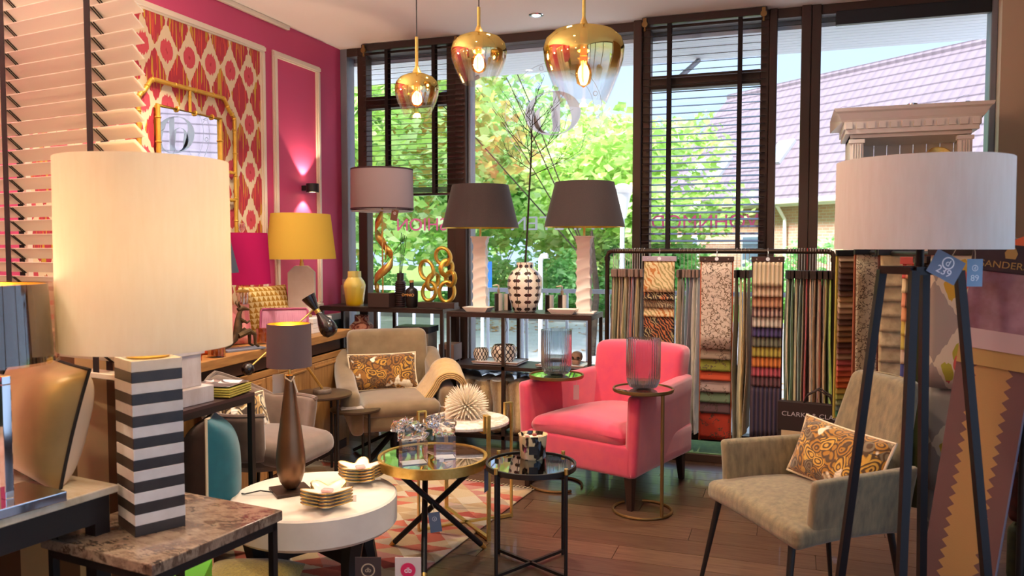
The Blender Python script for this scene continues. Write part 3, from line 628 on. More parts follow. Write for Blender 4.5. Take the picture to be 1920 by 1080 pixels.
# white drum coffee table
WT = mat('white_matt_lacquer', '#e4dacb', .55, 0, '#d8cdbd', 8)
wt = thing('coffee_table', 'round white drum coffee table on chunky black legs', 'coffee table', (-1.97, 3.0, 0), R(20))
MB().lathe([(.0, .275), (.345, .275), (.36, .29), (.36, .402), (.352, .41), (0, .41)], 64).build('top', WT, wt, smooth=30)
for k in range(4):
    a = R(45+90*k); ca, sa = cos(a), sin(a)
    MB().tube([(.29*ca, .29*sa, .275), (.275*ca, .275*sa, .2), (.27*ca, .27*sa, .12), (.30*ca, .30*sa, 0)], [.05, .046, .042, .036], 6).build('leg', BLACK, wt, smooth=20)
    MB().bar((.02*ca, .02*sa, .19), (.27*ca, .27*sa, .19), .035, .06).build('stretcher', BLACK, wt, bev=.004)
MB().box(-.04, .04, -.04, .04, .16, .22).build('hub', BLACK, wt, bev=.004)
# gold rimmed mirror table with crossing legs
gt = thing('side_table', 'round mirrored side table with gold rim and three crossed black legs', 'side table', (-1.60, 3.44, 0))
MB().lathe([(.0, .493), (.248, .493), (.248, .501), (0, .501)], 64).build('mirror_top', MIRR, gt, smooth=30)
ringband(.262, .460, .505, .014).build('rim', BRASS, gt, smooth=30); MB().lathe([(0, .465), (.246, .465), (.246, .492), (0, .492)], 48).build('tray_underside', BLACK, gt, smooth=30)
for k in range(3):
    a = R(-75+120*k); b_ = a+R(180); p0 = Vector((.21*cos(b_+.35), .21*sin(b_+.35), .465)); p1 = Vector((.25*cos(a), .25*sin(a), .03))
    l_ = MB().cyl(p0, p1, .014, n=12).build('leg', BLACK, gt, smooth=True); e = (p1-p0).normalized(); MB().cyl(p1, p1+e*.032, .0145, .011, 12).build('foot_cap', BRASS, l_, smooth=True)
# small black table with dark mirror tray
bt = thing('side_table', 'small round black mirrored side table with brass caps and crossed base', 'side table', (-1.125, 3.50, 0), R(18))
MB().lathe([(0, .482), (.20, .482), (.20, .492), (0, .492)], 64).build('mirror_top', mat('dark_mirror_top', '#a9aeb2', .02, 1.0), bt, smooth=30)
ringband(.212, .474, .498, .010).build('rim', BLACK, bt, smooth=30); MB().lathe([(0, .476), (.201, .476), (.201, .4815), (0, .4815)], 48).build('tray_underside', BLACK, bt)
for k in range(4):
    a = R(45+90*k); x, y = .222*cos(a), .222*sin(a)
    l_ = MB().cyl((x, y, 0), (x, y, .485), .0085, n=10).build('leg', BLACK, bt, smooth=True); MB().cyl((x, y, .485), (x, y, .512), .0095, n=10).build('cap', BRASS, l_, smooth=True)
    MB().bar((0, 0, .02), (x, y, .02), .014).build('stretcher', BLACK, bt); MB().bar((.18*cos(a), .18*sin(a), .47), (x, y, .47), .012).build('bracket', BLACK, bt)
# marble and brass table
t = NT('cream_marble'); nz = t.noise(6, detail=8, rough=.65); CMARB = t.pbr(t.mix(t.step(t.m_('ABSOLUTE', t.m_('SUBTRACT', nz, .5)), .0, .08), '#bfae9c', '#eee4d8'), .2)
mt = thing('side_table', 'round cream marble side table held by flat brass bars', 'side table', (-1.63, 3.93, 0), R(2))
MB().lathe([(0, .557), (.225, .557), (.232, .562), (.232, .574), (.227, .579), (0, .579)], 64).build('marble_top', CMARB, mt, smooth=30)
for k in range(4):
    a = R(45+90*k); x, y = .275*cos(a), .275*sin(a)
    MB().bar((x, y, 0), (x, y, .645), .008, .021, (cos(a+pi/2), sin(a+pi/2), 0)).build('leg', BRASS, mt)
    MB().bar((x*.85, y*.85, .55), (x*.85, y*.85, .645), .008, .021, (cos(a+pi/2), sin(a+pi/2), 0)).build('clasp', BRASS, mt); MB().bar((x*1.01, y*1.01, .644), (x*.84, y*.84, .644), .021, .006).build('clasp_bridge', BRASS, mt)
    MB().bar((0, 0, .012), (x, y, .012), .02, .016).build('stretcher', BRASS, mt); MB().bar((x*.55, y*.55, .551), (x*.86, y*.86, .551), .02, .01).build('support', BRASS, mt)
# two C-shaped side tables
def ctable(label, c, ph, g='bronze C-shaped side tables'):
    o = thing('c_side_table', label, 'side table', c, 0, g); r = .165; H = .70
    pts = [(r*cos(ph+R(20)+R(320)*k/40), r*sin(ph+R(20)+R(320)*k/40), .008) for k in range(41)]
    MB().tube(pts, .008, 8).build('base_ring', ABRASS, o, smooth=True)
    q = ph+R(180+ (20)); x, y = r*cos(q), r*sin(q); MB().cyl((x, y, .01), (x, y, H-.01), .010, n=12).build('stem', ABRASS, o, smooth=True)
    MB().lathe([(0, H-.012), (.168, H-.012), (.172, H-.006), (.172, H+.008), (.163, H+.008), (.16, H), (0, H)], 48).build('top', ABRASS, o, smooth=30)
    MB().lathe([(0, H), (.158, H), (.158, H+.003), (0, H+.003)], 48).build('mirror_inlay', MIRR, o); return o
C1 = ctable('bronze C-shaped side table in front of the pink armchair', (-.77, 4.47, 0), R(120))
C2 = ctable('bronze C-shaped side table left of the pink armchair', (-1.37, 4.78, 0), R(-20))
# nesting tables by the sideboard
BTOP = mat('bronze_patina_top', '#5b4632', .4, .4, '#463526', 8)
def nest(label, c, r, H, g='nesting round tables'):
    o = thing('nesting_table', label, 'side table', c, 0, g)
    MB().lathe([(0, H-.02), (r-.01, H-.02), (r, H-.012), (r, H-.002), (r-.006, H), (0, H)], 48).build('top', BTOP, o, smooth=30)
    for k in range(3): a = R(100+120*k) if H > .5 else R(-20+120*k); MB().cyl(((r-.03)*cos(a), (r-.03)*sin(a), 0), ((r-.03)*cos(a), (r-.03)*sin(a), H-.02), .009, n=10).build('leg', BLACK, o, smooth=True)
    return o
N1 = nest('taller round bronze nesting table carrying the black and brass lamp', (-2.88, 4.47, 0), .20, .55)
N2 = nest('lower round bronze nesting table beside the beige armchair', (-2.70, 4.60, 0), .165, .44)
# marble end table with black frame (front left)
t = NT('brown_veined_marble'); nz = t.noise(3.2, stretch=(1, 3, 1), detail=9, rough=.7); w_ = t.noise(1, t.n('VectorMath', {0: t.n('VectorMath', {0: t.coord(), 'Scale': 9.0}, operation='SCALE').outputs[0], 1: t.vec(t.m_('MULTIPLY', nz, 4.0), t.m_('MULTIPLY', nz, 6.0))}, operation='ADD').outputs[0], 4)
BMARB = t.pbr(t.ramp(w_, [(.25, '#2d211a'), (.42, '#6d594a'), (.55, '#98846f'), (.62, '#463529'), (.75, '#84705f')]), .15, 0, coat=.3)
et = thing('end_table', 'square brown marble end table on a black frame in the foreground', 'side table', (-1.693, 1.757, 0), R(-7))
MB().box(-.50, 0, 0, .53, .565, .60).build('marble_top', BMARB, et, bev=.004)
for x in (-.485, -.035):
    for y in (.015, .495): MB().box(x, x+.022, y, y+.022, 0, .56).build('leg', BLACK, et)
for a, b_, c_, d_ in ((-.485, -.013, .015, .037), (-.485, -.013, .495, .517), (-.485, -.463, .037, .495), (-.035, -.013, .037, .495)): MB().box(a, b_, c_, d_, .535, .565).build('apron', BLACK, et)
# white marble console on black body (left edge)
t = NT('white_grey_marble'); nz = t.noise(2.5, stretch=(1, 2.5, 1), detail=9, rough=.65); WMARB = t.pbr(t.ramp(nz, [(.3, '#8f8069'), (.45, '#cabb9b'), (.6, '#e0d5bd'), (.7, '#b3a58a')]), .12, 0, coat=.4)
mc = thing('marble_console', 'long white marble console table with black apron at the left edge', 'console', (-2.0, 1.945, 0), R(-7))
MB().box(-1.2, 0, -1.3, 0, .725, .75).build('marble_top', WMARB, mc, bev=.004); MB().box(-1.18, -.02, -1.28, -.02, .64, .724).build('apron', BLACK, mc)
for x in (-1.18, -.07):
    for y in (-1.28, -.07): MB().box(x, x+.05, y, y+.05, 0, .64).build('leg', BLACK, mc)
# black étagère left of the coffee table
sh = thing('shelf_table', 'black metal shelf table with wooden top in front of the taupe chairs', 'shelf table', (-2.44, 3.21, 0))
MB().box(-.48, 0, -.86, 0, .785, .80).build('top', mat('dark_plum_top', '#3d2a2a', .4), sh)
for x in (-.48, -.026):
    for y in (-.86, -.026): MB().box(x, x+.026, y, y+.026, 0, .785).build('post', BLACK, sh)
for a, b_, c_, d_ in ((-.454, -.026, -.86, -.834), (-.454, -.026, -.026, 0), (-.48, -.454, -.834, -.026), (-.026, 0, -.834, -.026)): MB().box(a, b_, c_, d_, .755, .785).build('rail', BLACK, sh); 
MB().box(-.48, 0, -.86, 0, .14, .155).build('lower_shelf', BLACK, sh)
# ================================================================ RUG
t = NT('kilim_weave'); x, y, z = t.xyz(); U = t.m_('MULTIPLY', t.m_('ADD', x, y), 5.6); Vv = t.m_('MULTIPLY', t.m_('SUBTRACT', y, x), 5.6)
wob = t.m_('MULTIPLY', t.noise(40, detail=1), .10); U = t.m_('ADD', U, wob); Vv = t.m_('SUBTRACT', Vv, wob)
tri = t.m_('GREATER_THAN', t.m_('FRACT', U), t.m_('FRACT', Vv))
rn = t.n('TexWhiteNoise', {'Vector': t.vec(t.m_('FLOOR', U), t.m_('FLOOR', Vv), tri)}, noise_dimensions='3D').outputs[0]
kc = t.ramp(rn, [(0, '#d9c39b'), (.22, '#c9ab80'), (.38, '#dccdb0'), (.55, '#b9a58c'), (.66, '#cf6f58'), (.78, '#c9897d'), (.88, '#b24a3e'), (.95, '#d9b9a4')], True)
wv = t.n('TexWave', {'Vector': t.coord(), 'Scale': 60.0, 'Distortion': 2.0}).outputs['Fac']
KIL = t.pbr(t.mix(t.m_('MULTIPLY', t.noise(300), .35), kc, '#7d5b45'), .95, 0, t.bump(t.m_('ADD', wv, t.noise(150)), .8, .004))
p0 = atz(1000, 920, 0); p1 = atz(745, 1110, 0); p2 = atz(700, 818, 0)
d1 = (p1-p0).normalized(); ang = math.atan2(d1.y, d1.x)
rg = thing('rug', 'flat woven kilim rug with coral, cream and grey triangles', 'rug', (p0.x, p0.y, 0), ang)
RL, RW = 2.3, -1.75
def f(u, v): return (RL*u, RW*v, .006+.003*sin(u*23)*sin(v*19))
MB().grid(f, 40, 30).build('weave', KIL, rg, smooth=True, solid=.008)
fm = MB().tube([(0, 0, .005), (.0, .025, .004), (.006, .045, .003)], .003, 5).mesh('fringe_tassel', mat('rug_fringe', '#cdb794', .95))
copies('fringe_tassel', fm, rg, [Matrix.Translation((0, RW*k/70, .002)) @ Matrix.Rotation(pi/2, 4, 'Z') for k in range(71)])
# ================================================================ LAMPS
def lampshade(o, rb, rt_, z0, z1, m, lining=None, trim=None, oval=1.0, n=56):
    f = (lambda a, r, z: (r*cos(a)*oval, r*sin(a), z))
    s_ = MB().lathe([(rb, z0), (rt_, z1), (rt_-.003, z1), (rb-.003, z0)], n, fn=f, closed=True).build('shade', m, o, smooth=40)
    if lining: MB().lathe([(rb-.0035, z0+.001), (rt_-.0035, z1-.001), (rt_-.005, z1-.001), (rb-.005, z0+.001)], n, fn=f, closed=True).build('shade_lining', lining, s_, smooth=40)
    if trim:
        for r, z in ((rb, z0), (rt_, z1)): MB().lathe([(r+.001, z-.006), (r+.001, z+.006), (r-.004, z+.006), (r-.004, z-.006)], n, fn=f, closed=True).build('shade_trim', trim, s_)
    b = MB()   # spider fitting
    for k in range(3): a = 2*pi*k/3; b.bar((0, 0, z1-.03), ((rt_-.004)*cos(a)*oval, (rt_-.004)*sin(a), z1-.012), .004)
    b.cyl((0, 0, z1-.035), (0, 0, z1-.025), .012, n=10).build('shade_fitting', BRASS, o)
    return s_
BULB = glow('warm_bulb', '#ffd9a0', 9.0); DIMB = mat('unlit_bulb', '#f2ede4', .3)
def bulb(o, z, m=BULB, r=.03): MB().lathe([(.0, z+.09), (.018, z+.085), (r, z+.06), (r*.95, z+.04), (.013, z+.01), (.013, z)], 16).build('bulb', m, o, smooth=True)
def hangtag(label, loc, rz, w, h, m, txt=None, tm=None, name='price_tag', rx=0, logo=True, cat='tag', ts=.6):
    o = thing(name, label, cat, loc, rot=(0, rx, rz)); MB().box(-w/2, w/2, -.0006, .0006, -h, 0).build('card', m, o); MB().tube([(0, 0, -.006), (.002, .003, .02), (-.002, .006, .04)], .0009, 5).build('string', STRING, o)
    if logo: b = ringm(w*.16, w*.2, 20, (0, -h*.33)); b.build('printed_ring', tm or TAGT, o, loc=(0, -.0012, 0)); text('printed_emblem', 'd', w*.3, tm or TAGT, o, (0, -.0012, -h*.33), depth=.0002)
    if txt: text('printed_price', txt, w*ts, tm or TAGT, o, (0, -.0012, -h*.7), depth=.0002)
    return o
# ---- large striped marble lamp in the foreground
LW = shade('cream_lampshade', '#f2ead8', .45, col2='#eadfc8')
o = thing('table_lamp', 'large table lamp with striped black and white marble column and white drum shade', 'table lamp', (-1.939, 2.016, .60), YAW+R(44))
WM = mat('white_marble_block', '#e9e4dc', .3, 0, '#d2cabf', 9); BM = mat('black_marble_block', '#2b241f', .3, 0, '#3d342d', 14)
h = .55/16
for k in range(16):
    s = .156; MB().rbox((0, 0, h*(k+.5)), (s, s, h), .0018, 1).build('marble_block', BM if k % 2 == 0 else WM, o, loc=(rnd.uniform(-.0008, .0008), rnd.uniform(-.0008, .0008), 0))
MB().lathe([(0, .55), (.062, .55), (.066, .556), (.062, .562), (0, .564)], 32).build('brass_plate', BRASS, o, smooth=40); MB().cyl((0, 0, .56), (0, 0, .80), .009, n=12).build('stem', BRASS, o, smooth=True)
bulb(o, .80, glow('bright_bulb', '#ffdca8', 12)); lampshade(o, .258, .255, .585, 1.175, LW)
point('lamp_glow', (0, 0, .93), 4.5, (1, .76, .45), o, .05)
# ---- chrome frame lamp with dark reflective shade, left edge
o = thing('table_lamp', 'polished steel frame lamp with dark mirrored shade at the left edge', 'table lamp', atz(42, 952, .75), R(-9))
MB().box(-.16, .055, -.12, .10, 0, .03).build('base', CHROME, o, bev=.003)
for x in (-.125, -.045): MB().box(x, x+.026, -.035, -.01, .03, .36).build('upright', CHROME, o, bev=.002)
MB().box(-.125, -.019, -.035, -.01, .36, .385).build('crossbar', CHROME, o, bev=.002); MB().box(-.165, -.139, -.02, .005, .03, .20).build('upright', CHROME, o, bev=.002)
MB().cyl((-.09, -.02, .385), (-.09, -.02, .52), .008).build('stem', CHROME, o)
hd = thing('shade_group', None, None, (-.10, -.02, 0)); hd.parent = o; hd.name = 'lamp_head'
MB().lathe([(.162, .42), (.15, .645), (.147, .645), (.159, .42)], 48, closed=True).build('shade', mat('black_gold_mirror_shade', '#1a110c', .12, .5, '#4a3218', 4), hd, smooth=40)
MB().lathe([(.158, .421), (.146, .644), (.144, .644), (.156, .421)], 48, closed=True).build('shade_lining', mat('gold_lining', '#d9a93f', .3, .8), hd, smooth=40)
MB().lathe([(.176, .415), (.163, .648), (.162, .648), (.175, .415)], 48, closed=True).build('clear_sleeve', glass('clear_plastic', '#f6f0ea', .06, .05, .3), hd, smooth=40)
bulb(hd, .50); point('lamp_glow', (0, 0, .58), 2.5, WARM, hd, .04)
# ---- bronze teardrop lamp on the coffee table
o = thing('table_lamp', 'bronze teardrop lamp with lit grey drum shade on the white coffee table', 'table lamp', atz(546, 922, .41), YAW+R(30))
BRZ = mat('satin_bronze', '#7d5c42', .32, .75, '#6b4c35', 5)
MB().box(-.08, .08, -.08, .08, 0, .014).build('base', mat('dark_bronze_plate', '#3a2920', .4, .3), o, bev=.002)
MB().lathe([(.02, .014), (.03, .022), (.048, .05), (.060, .09), (.0645, .135), (.062, .18), (.054, .25), (.043, .33), (.032, .41), (.0225, .48), (.017, .525), (.0, .53)], 40).build('body', BRZ, o, smooth=60)
MB().cyl((0, 0, .52), (0, 0, .66), .006).build('stem', BRASS, o); bulb(o, .61)
lampshade(o, .098, .095, .565, .755, mat('mauve_grey_shade', '#5d4c4d', .8, bump=.1, bs=600), mat('gold_lining', '#d9a93f', .3, .8))
point('lamp_glow', (0, 0, .69), 3.5, (1, .66, .3), o, .03)
MB().tube([(.018, -.01, .52), (.0, -.024, .5), (-.02, -.008, .515), (-.012, .018, .525), (.018, .008, .52)], .004, 6).build('ribbon', mat('cream_ribbon', '#e3d6bf', .9), o, smooth=True); MB().tube([(.012, -.018, .51), (.018, -.024, .48), (.026, -.03, .45)], .004, 6).build('ribbon_end', mat('cream_ribbon', '#e3d6bf', .9), o)
MB().tube([(-.08, 0, .01), (-.13, .02, .02), (-.19, .05, .006), (-.2, .07, .004)], .003, 6).build('power_cord', BLACK, o)
hangtag('pale card tag tied to the neck of the bronze teardrop lamp', atz(546, 922, .41)+Vector((-.045, -.02, .53)), YAW+R(25), .05, .085, mat('pale_card', '#b9aca0', .8), None, logo=False)
# ---- black and brass counterweight lamp
c = Vector((-2.88, 4.47, .55)); o = thing('counterweight_lamp', 'black and brass task lamp with hourglass head and ball counterweight', 'task lamp', c, YAW)
def lc(px, py): q = atd(px, py, 5.17)-c; return Matrix.Rotation(-YAW, 4, 'Z') @ q
MB().lathe([(0, 0), (.058, 0), (.06, .004), (.06, .026), (.057, .03), (0, .03)], 32, c=(lc(603, 725).x*.6, 0, 0)).build('base', mat('dark_emperador_marble', '#3a2a22', .25, 0, '#7d6c5e', 14), o, smooth=40)
P0 = lc(465, 692); P1 = lc(590, 577); P1.y = .02; q0 = Matrix.Rotation(-YAW, 4, 'Z') @ (atd(465, 692, 4.62)-c); P0 = Vector(q0); piv = P0.lerp(P1, .52)
MB().cyl((lc(603, 725).x*.6, 0, .03), piv, .009, n=12).build('stem', BRASS, o, smooth=True); MB().cyl(P0, P1, .0055, n=10).build('rod', BRASS, o, smooth=True)
MB().lathe([(.0, -.038), (.02, -.032), (.034, -.016), (.038, 0), (.034, .016), (.02, .032), (0, .038)], 20, c=P0).build('counterweight', mat('black_lacquer', '#170f10', .25, coat=.4), o, smooth=60)
A = lc(577, 556); B = lc(624, 632); A.y = B.y = 0; ax_ = (B-A); L = ax_.length; q = ax_.to_track_quat('Z', 'Y')
hd = MB(); hd.M = Matrix.Translation(A) @ q.to_matrix().to_4x4()
hd.lathe([(.048, .0), (.040, .035), (.026, .075), (.017, .105), (.0165, .12), (.025, .15), (.045, .19), (.056, .225), (.058, .25), (.052, .275), (.035, .295), (0, .302)], 32).build('head', mat('black_lacquer', '#170f10', .25), o, smooth=60)
hd = MB(); hd.M = Matrix.Translation(A) @ q.to_matrix().to_4x4(); hd.cyl((0, 0, .10), (0, 0, .125), .019).build('collar', BRASS, o, smooth=True)
hd = MB(); hd.M = Matrix.Translation(A) @ q.to_matrix().to_4x4(); hd.lathe([(0, .012), (.04, .004), (.046, -.001)], 24).build('reflector', mat('white_reflector', '#e8dfd2', .4), o, smooth=60)
# ---- magenta drum lamp with glass body
def onsb(px, X, z=SBZ): return atx(px, 600, X).xy.to_3d()+Vector((0, 0, z))
o = thing('table_lamp', 'magenta drum lamp with clear flared glass body on the sideboard', 'table lamp', onsb(456, -3.36))
CLG = glass('clear_glass', '#fbf6f2', .10, .02, .45)
MB().lathe([(.078, 0), (.08, .01), (.06, .05), (.038, .16), (.034, .25), (.04, .33), (.037, .33), (.031, .25), (.035, .16), (.057, .05), (.07, .014), (0, .012)], 32).build('glass_body', CLG, o, smooth=60)
MB().cyl((0, 0, .01), (0, 0, .36), .006).build('stem', BRASS, o); MB().lathe([(.04, .33), (.042, .335), (.036, .345), (0, .35)], 24).build('cap', BRASS, o, smooth=40)
bulb(o, .42, DIMB); lampshade(o, .178, .160, .385, .715, shade('magenta_shade', '#b8235c', .18), WHITE)
MB().lathe([(.006, .715), (.02, .735), (.018, .755), (.024, .775), (0, .785)], 16).build('finial', CLG, o, smooth=60)
# ---- mustard lamp with octagonal marble body on white box
o = thing('book_stack', 'white boxed book stack under the mustard lamp', 'books', onsb(575, -3.38), R(5))
for k, (a_, w_) in enumerate(((0, .30), (.036, .28), (.072, .29))): MB().box(-.10, .13, -w_/2, w_/2, a_, a_+.034).build('book', mat('white_book_cloth', '#ece6e0', .6), o, bev=.002)
o = thing('table_lamp', 'mustard yellow lamp with octagonal white marble body', 'table lamp', onsb(567, -3.40)+Vector((0, 0, .107)), R(0))
def octa(w, h, c_): return [(-w/2, c_), (-w/2, h-c_), (-w/2+c_, h), (w/2-c_, h), (w/2, h-c_), (w/2, c_), (w/2-c_, 0), (-w/2+c_, 0)]
b = MB(); b.M = Matrix.Translation((0, 0, .02)) @ Matrix.Rotation(YAW+R(8), 4, 'Z'); b.prismy(octa(.19, .36, .05), -.055, .055).build('marble_body', mat('ivory_marble', '#e9dccb', .4, 0, '#dccbb6', 10), o, bev=.003)
MB().box(-.05, .05, -.05, .05, 0, .02).build('foot', BRASS, o); MB().cyl((0, 0, .38), (0, 0, .56), .008).build('stem', BRASS, o); MB().lathe([(.016, .38), (.016, .39), (.009, .43), (.012, .46)], 12).build('neck', BRASS, o, smooth=True)
bulb(o, .48, DIMB); lampshade(o, .31, .262, .43, .76, shade('mustard_shade', '#d3ab48', .22), mat('gold_lining', '#d9a93f', .3, .8), None, .72)
point('lamp_glow', (0, 0, .58), 1.5, WARM, o, .04)
# ---- slate cone lamp half hidden by the big lamp
o = thing('table_lamp', 'slate grey cone lamp half hidden behind the large white shade', 'table lamp', onsb(384, -3.32))
MB().lathe([(.07, 0), (.07, .015), (.02, .03), (.035, .12), (.045, .22), (.02, .33), (.01, .36)], 24).build('body', mat('amber_glass_body', '#a8592a', .15, coat=.5), o, smooth=50); MB().cyl((0, 0, .35), (0, 0, .52), .006).build('stem', BRASS, o); bulb(o, .45, DIMB)
lampshade(o, .20, .115, .47, .83, mat('slate_shade', '#3c4250', .85), WHITE)
# ---- ribbon lamp
o = thing('table_lamp', 'gold twisted ribbon lamp with sheer grey drum shade by the window', 'table lamp', aty(718, 560, 5.74).xy.to_3d()+Vector((0, 0, CZ)), 0)
MB().box(-.10, .09, -.07, .07, 0, .115).build('base', mat('dark_brown_block', '#3a2722', .5), o, bev=.003); MB().cyl((0, 0, .115), (0, 0, 1.03), .007).build('stem', BRASS, o)
def rib(nm, h0, h1, tw0, tw1, r, w):
    def f(u, v):
        a = tw0+(tw1-tw0)*u; rr = r*sin(pi*min(1, max(0, u*.94+.03)))**.5; z = h0+(h1-h0)*u; return (rr*cos(a), rr*sin(a)*.6, z+(v-.5)*w)
    MB().grid(f, 40, 2).build(nm, BRASS, o, smooth=True, solid=.002)
rib('ribbon', .14, .48, R(180), R(430), .105, .085); rib('ribbon', .42, .76, R(20), R(300), .065, .10)
bulb(o, .80, DIMB); lampshade(o, .252, .248, .79, 1.105, shade('sheer_mauve_shade', '#b9a6a8', .4), None, mat('dark_plum_trim', '#3a2026', .7))
MB().lathe([(.245, .77), (.245, .775), (.0, .775), (0, .77)], 48).build('diffuser', shade('white_diffuser', '#efe9e4', .5), o)
MB().lathe([(.215, .80), (.213, 1.09), (.211, 1.09), (.213, .80)], 40, closed=True).build('inner_shade', shade('inner_white_shade', '#f2ece6', .5), o, smooth=40)
hangtag('brown card tag hanging from the sheer grey drum shade', aty(718, 560, 5.74).xy.to_3d()+Vector((.20, -.155, CZ+.775)), R(10), .055, .085, mat('brown_card', '#6a4636', .8), None, None, rx=R(12))
# ---- two carved white column lamps with dark shades
def col_lamp(label, c, rz, lit):
    o = thing('column_lamp', label, 'table lamp', c, rz, 'white carved column lamps')
    prof = []; N = 56
    for k in range(N+1):
        z = .56*k/N; prof.append((z, k))
    def f(u, v):
        z = .56*v; ph = u*4; side = int(ph) % 4; t_ = ph-int(ph); a = R(45+90*side); b_ = R(135+90*side)
        tw = z*7.0+.9*sin(u*2*pi); fr_ = (z*1.0/.075+.5*sin(u*2*pi*1)) % 1.0
        w = .062*(1+.30*max(0, (z-.50)/.06)**2 + .06*(1-z/.56)) - .011*abs(sin(pi*fr_))**.6
        x = cos(a)+(cos(b_)-cos(a))*t_; y = sin(a)+(sin(b_)-sin(a))*t_
        return (x*w*1.25, y*w*1.25, z)
    MB().grid(f, 24, 84, True).build('column', mat('white_plaster', '#efe4d8', .7), o, smooth=30)
    MB().box(-.066, .066, -.066, .066, .556, .566).build('capital', mat('white_plaster', '#efe4d8', .7), o, bev=.002); MB().box(-.085, .085, -.085, .085, 0, .012).build('foot', mat('white_plaster', '#efe4d8', .7), o, bev=.002)
    MB().cyl((0, 0, .56), (0, 0, .74), .008).build('stem', BRASS, o); bulb(o, .70, BULB if lit else DIMB)
    lampshade(o, .295, .215, .63, .955, fabric('charcoal_brown_shade', '#3a2b28', '#2e2120', 200, .8, .1, 700, .2), mat('gold_lining', '#d9a93f', .3, .8))
    if lit: point('lamp_glow', (0, 0, .74), 2.0, WARM, o, .03)
    return o
q = atz(901, 580, CZ); q.y = 5.68; q.x = aty(901, 580, 5.68).x; col_lamp('white carved column lamp with dark shade, left of the ginger jar', q, R(10), False)
q = aty(1095, 580, 5.68); q.z = CZ; col_lamp('white carved column lamp with dark shade, right of the ginger jar', q, R(5), True)
# ---- glass pendants
def pend_mat(nm, z0, z1):
    t = NT(nm); z = t.xyz()[2]; fac = t.step(z, z0, z1)
    tr = t.n('BsdfTransparent', {0: t.mix(fac, '#fefdfa', '#f6ecc0')}); gl = t.n('BsdfGlossy', {0: t.mix(fac, '#ffffff', '#e8d282'), 'Roughness': .03})
    lw = t.n('LayerWeight', {0: .4}).outputs['Facing']; k = t.m_('ADD', t.m_('MULTIPLY_ADD', lw, .22, .05), t.m_('MULTIPLY', fac, .62), clamp=True)
    mx = t.n('MixShader', {0: k}); t.t.links.new(tr.outputs[0], mx.inputs[1]); t.t.links.new(gl.outputs[0], mx.inputs[2]); return t.surf(mx.outputs[0])
FIL = glow('glowing_filament', '#ffb04a', 30.0)
def pendant(label, px, py, d, r, h, prof, rod):
    c = atd(px, py, d); o = thing('pendant_lamp', label, 'pendant lamp', c, 0, 'gold tinted glass pendants')
    k = [(a*r, b*h) for a, b in prof]
    pm_ = MB().lathe(k+[(max(a-.003, .004), b) for a, b in k[::-1]], 48, closed=True).build('glass_globe', pend_mat('gold_fade_glass_%d' % px, h*.36, h*.62), o, smooth=60)
    MB().lathe([(.03, h*.985), (.02, h+.008), (.008, h+.035), (.008, h+.04)], 20).build('cap', BRASS, o, smooth=40); MB().cyl((0, 0, h+.03), (0, 0, h+rod), .0075, n=12).build('rod', BRASS, o, smooth=True)
    MB().cyl((0, 0, h+rod), (0, 0, CEIL-c.z-.02), .003, n=8).build('cable', BLACK, o); MB().lathe([(.05, CEIL-c.z-.022), (.05, CEIL-c.z-.001), (0, CEIL-c.z-.001)], 24).build('ceiling_rose', BRASS, o, smooth=40)
    MB().cyl((0, 0, h*.62), (0, 0, h), .016, n=12).build('lamp_holder', BRASS, o, smooth=True)
    MB().lathe([(.013, h*.62), (.03, h*.5), (.036, h*.38), (.028, h*.26), (0, h*.2)], 20).build('bulb', glass('amber_bulb_glass', '#ffd890', .06, .02, .3), o, smooth=60)
    b = MB()
    for q in range(4): a = pi/2*q; b.cyl((.009*cos(a), .009*sin(a), h*.30), (.009*cos(a), .009*sin(a), h*.55), .0022, n=6)
    b.build('filament', FIL, o); point('lamp_glow', (0, 0, h*.42), 9, (1, .76, .48), o, .03)
bell = [(.12, 1.0), (.45, .98), (.75, .91), (.93, .80), (1.0, .66), (.97, .50), (.87, .32), (.73, .16), (.60, .0)]
wide = [(.10, 1.0), (.42, .985), (.74, .93), (.93, .84), (1.0, .72), (.97, .56), (.86, .36), (.72, .17), (.58, .0)]
pendant('small gold glass pendant hanging lowest before the left black blind', 782, 217, 3.75, .104, .195, bell, .17)
pendant('middle gold glass pendant between the two others', 898, 157, 3.55, .125, .22, bell, .115)
pendant('largest and widest gold glass pendant on the right', 1094, 193, 3.35, .170, .315, wide, .12)
# ---- wall sconce
q = atx(568, 353, XW); o = thing('wall_sconce', 'black cylinder up and down light on the pink wall panel', 'wall lamp', (XW, q.y, q.z))
MB().box(0, .05, -.02, .02, -.02, .02).build('bracket', BLACK, o); MB().lathe([(.048, -.035), (.05, -.033), (.05, .033), (.048, .035), (.04, .035), (.04, -.035)], 28, c=(.09, 0, 0), closed=True).build('body', mat('matt_black_metal', '#1a1518', .5), o, smooth=40)
for s in (-1, 1): MB().cyl((.09, 0, s*.028), (.09, 0, s*.031), .04).build('lens', glow('sconce_lens', '#ffdcae', 10), o); spot('sconce_beam', (.075, 0, s*.045), (.0, 0, s*.6), 11, 86, (1, .72, .5), o, .35, .012)
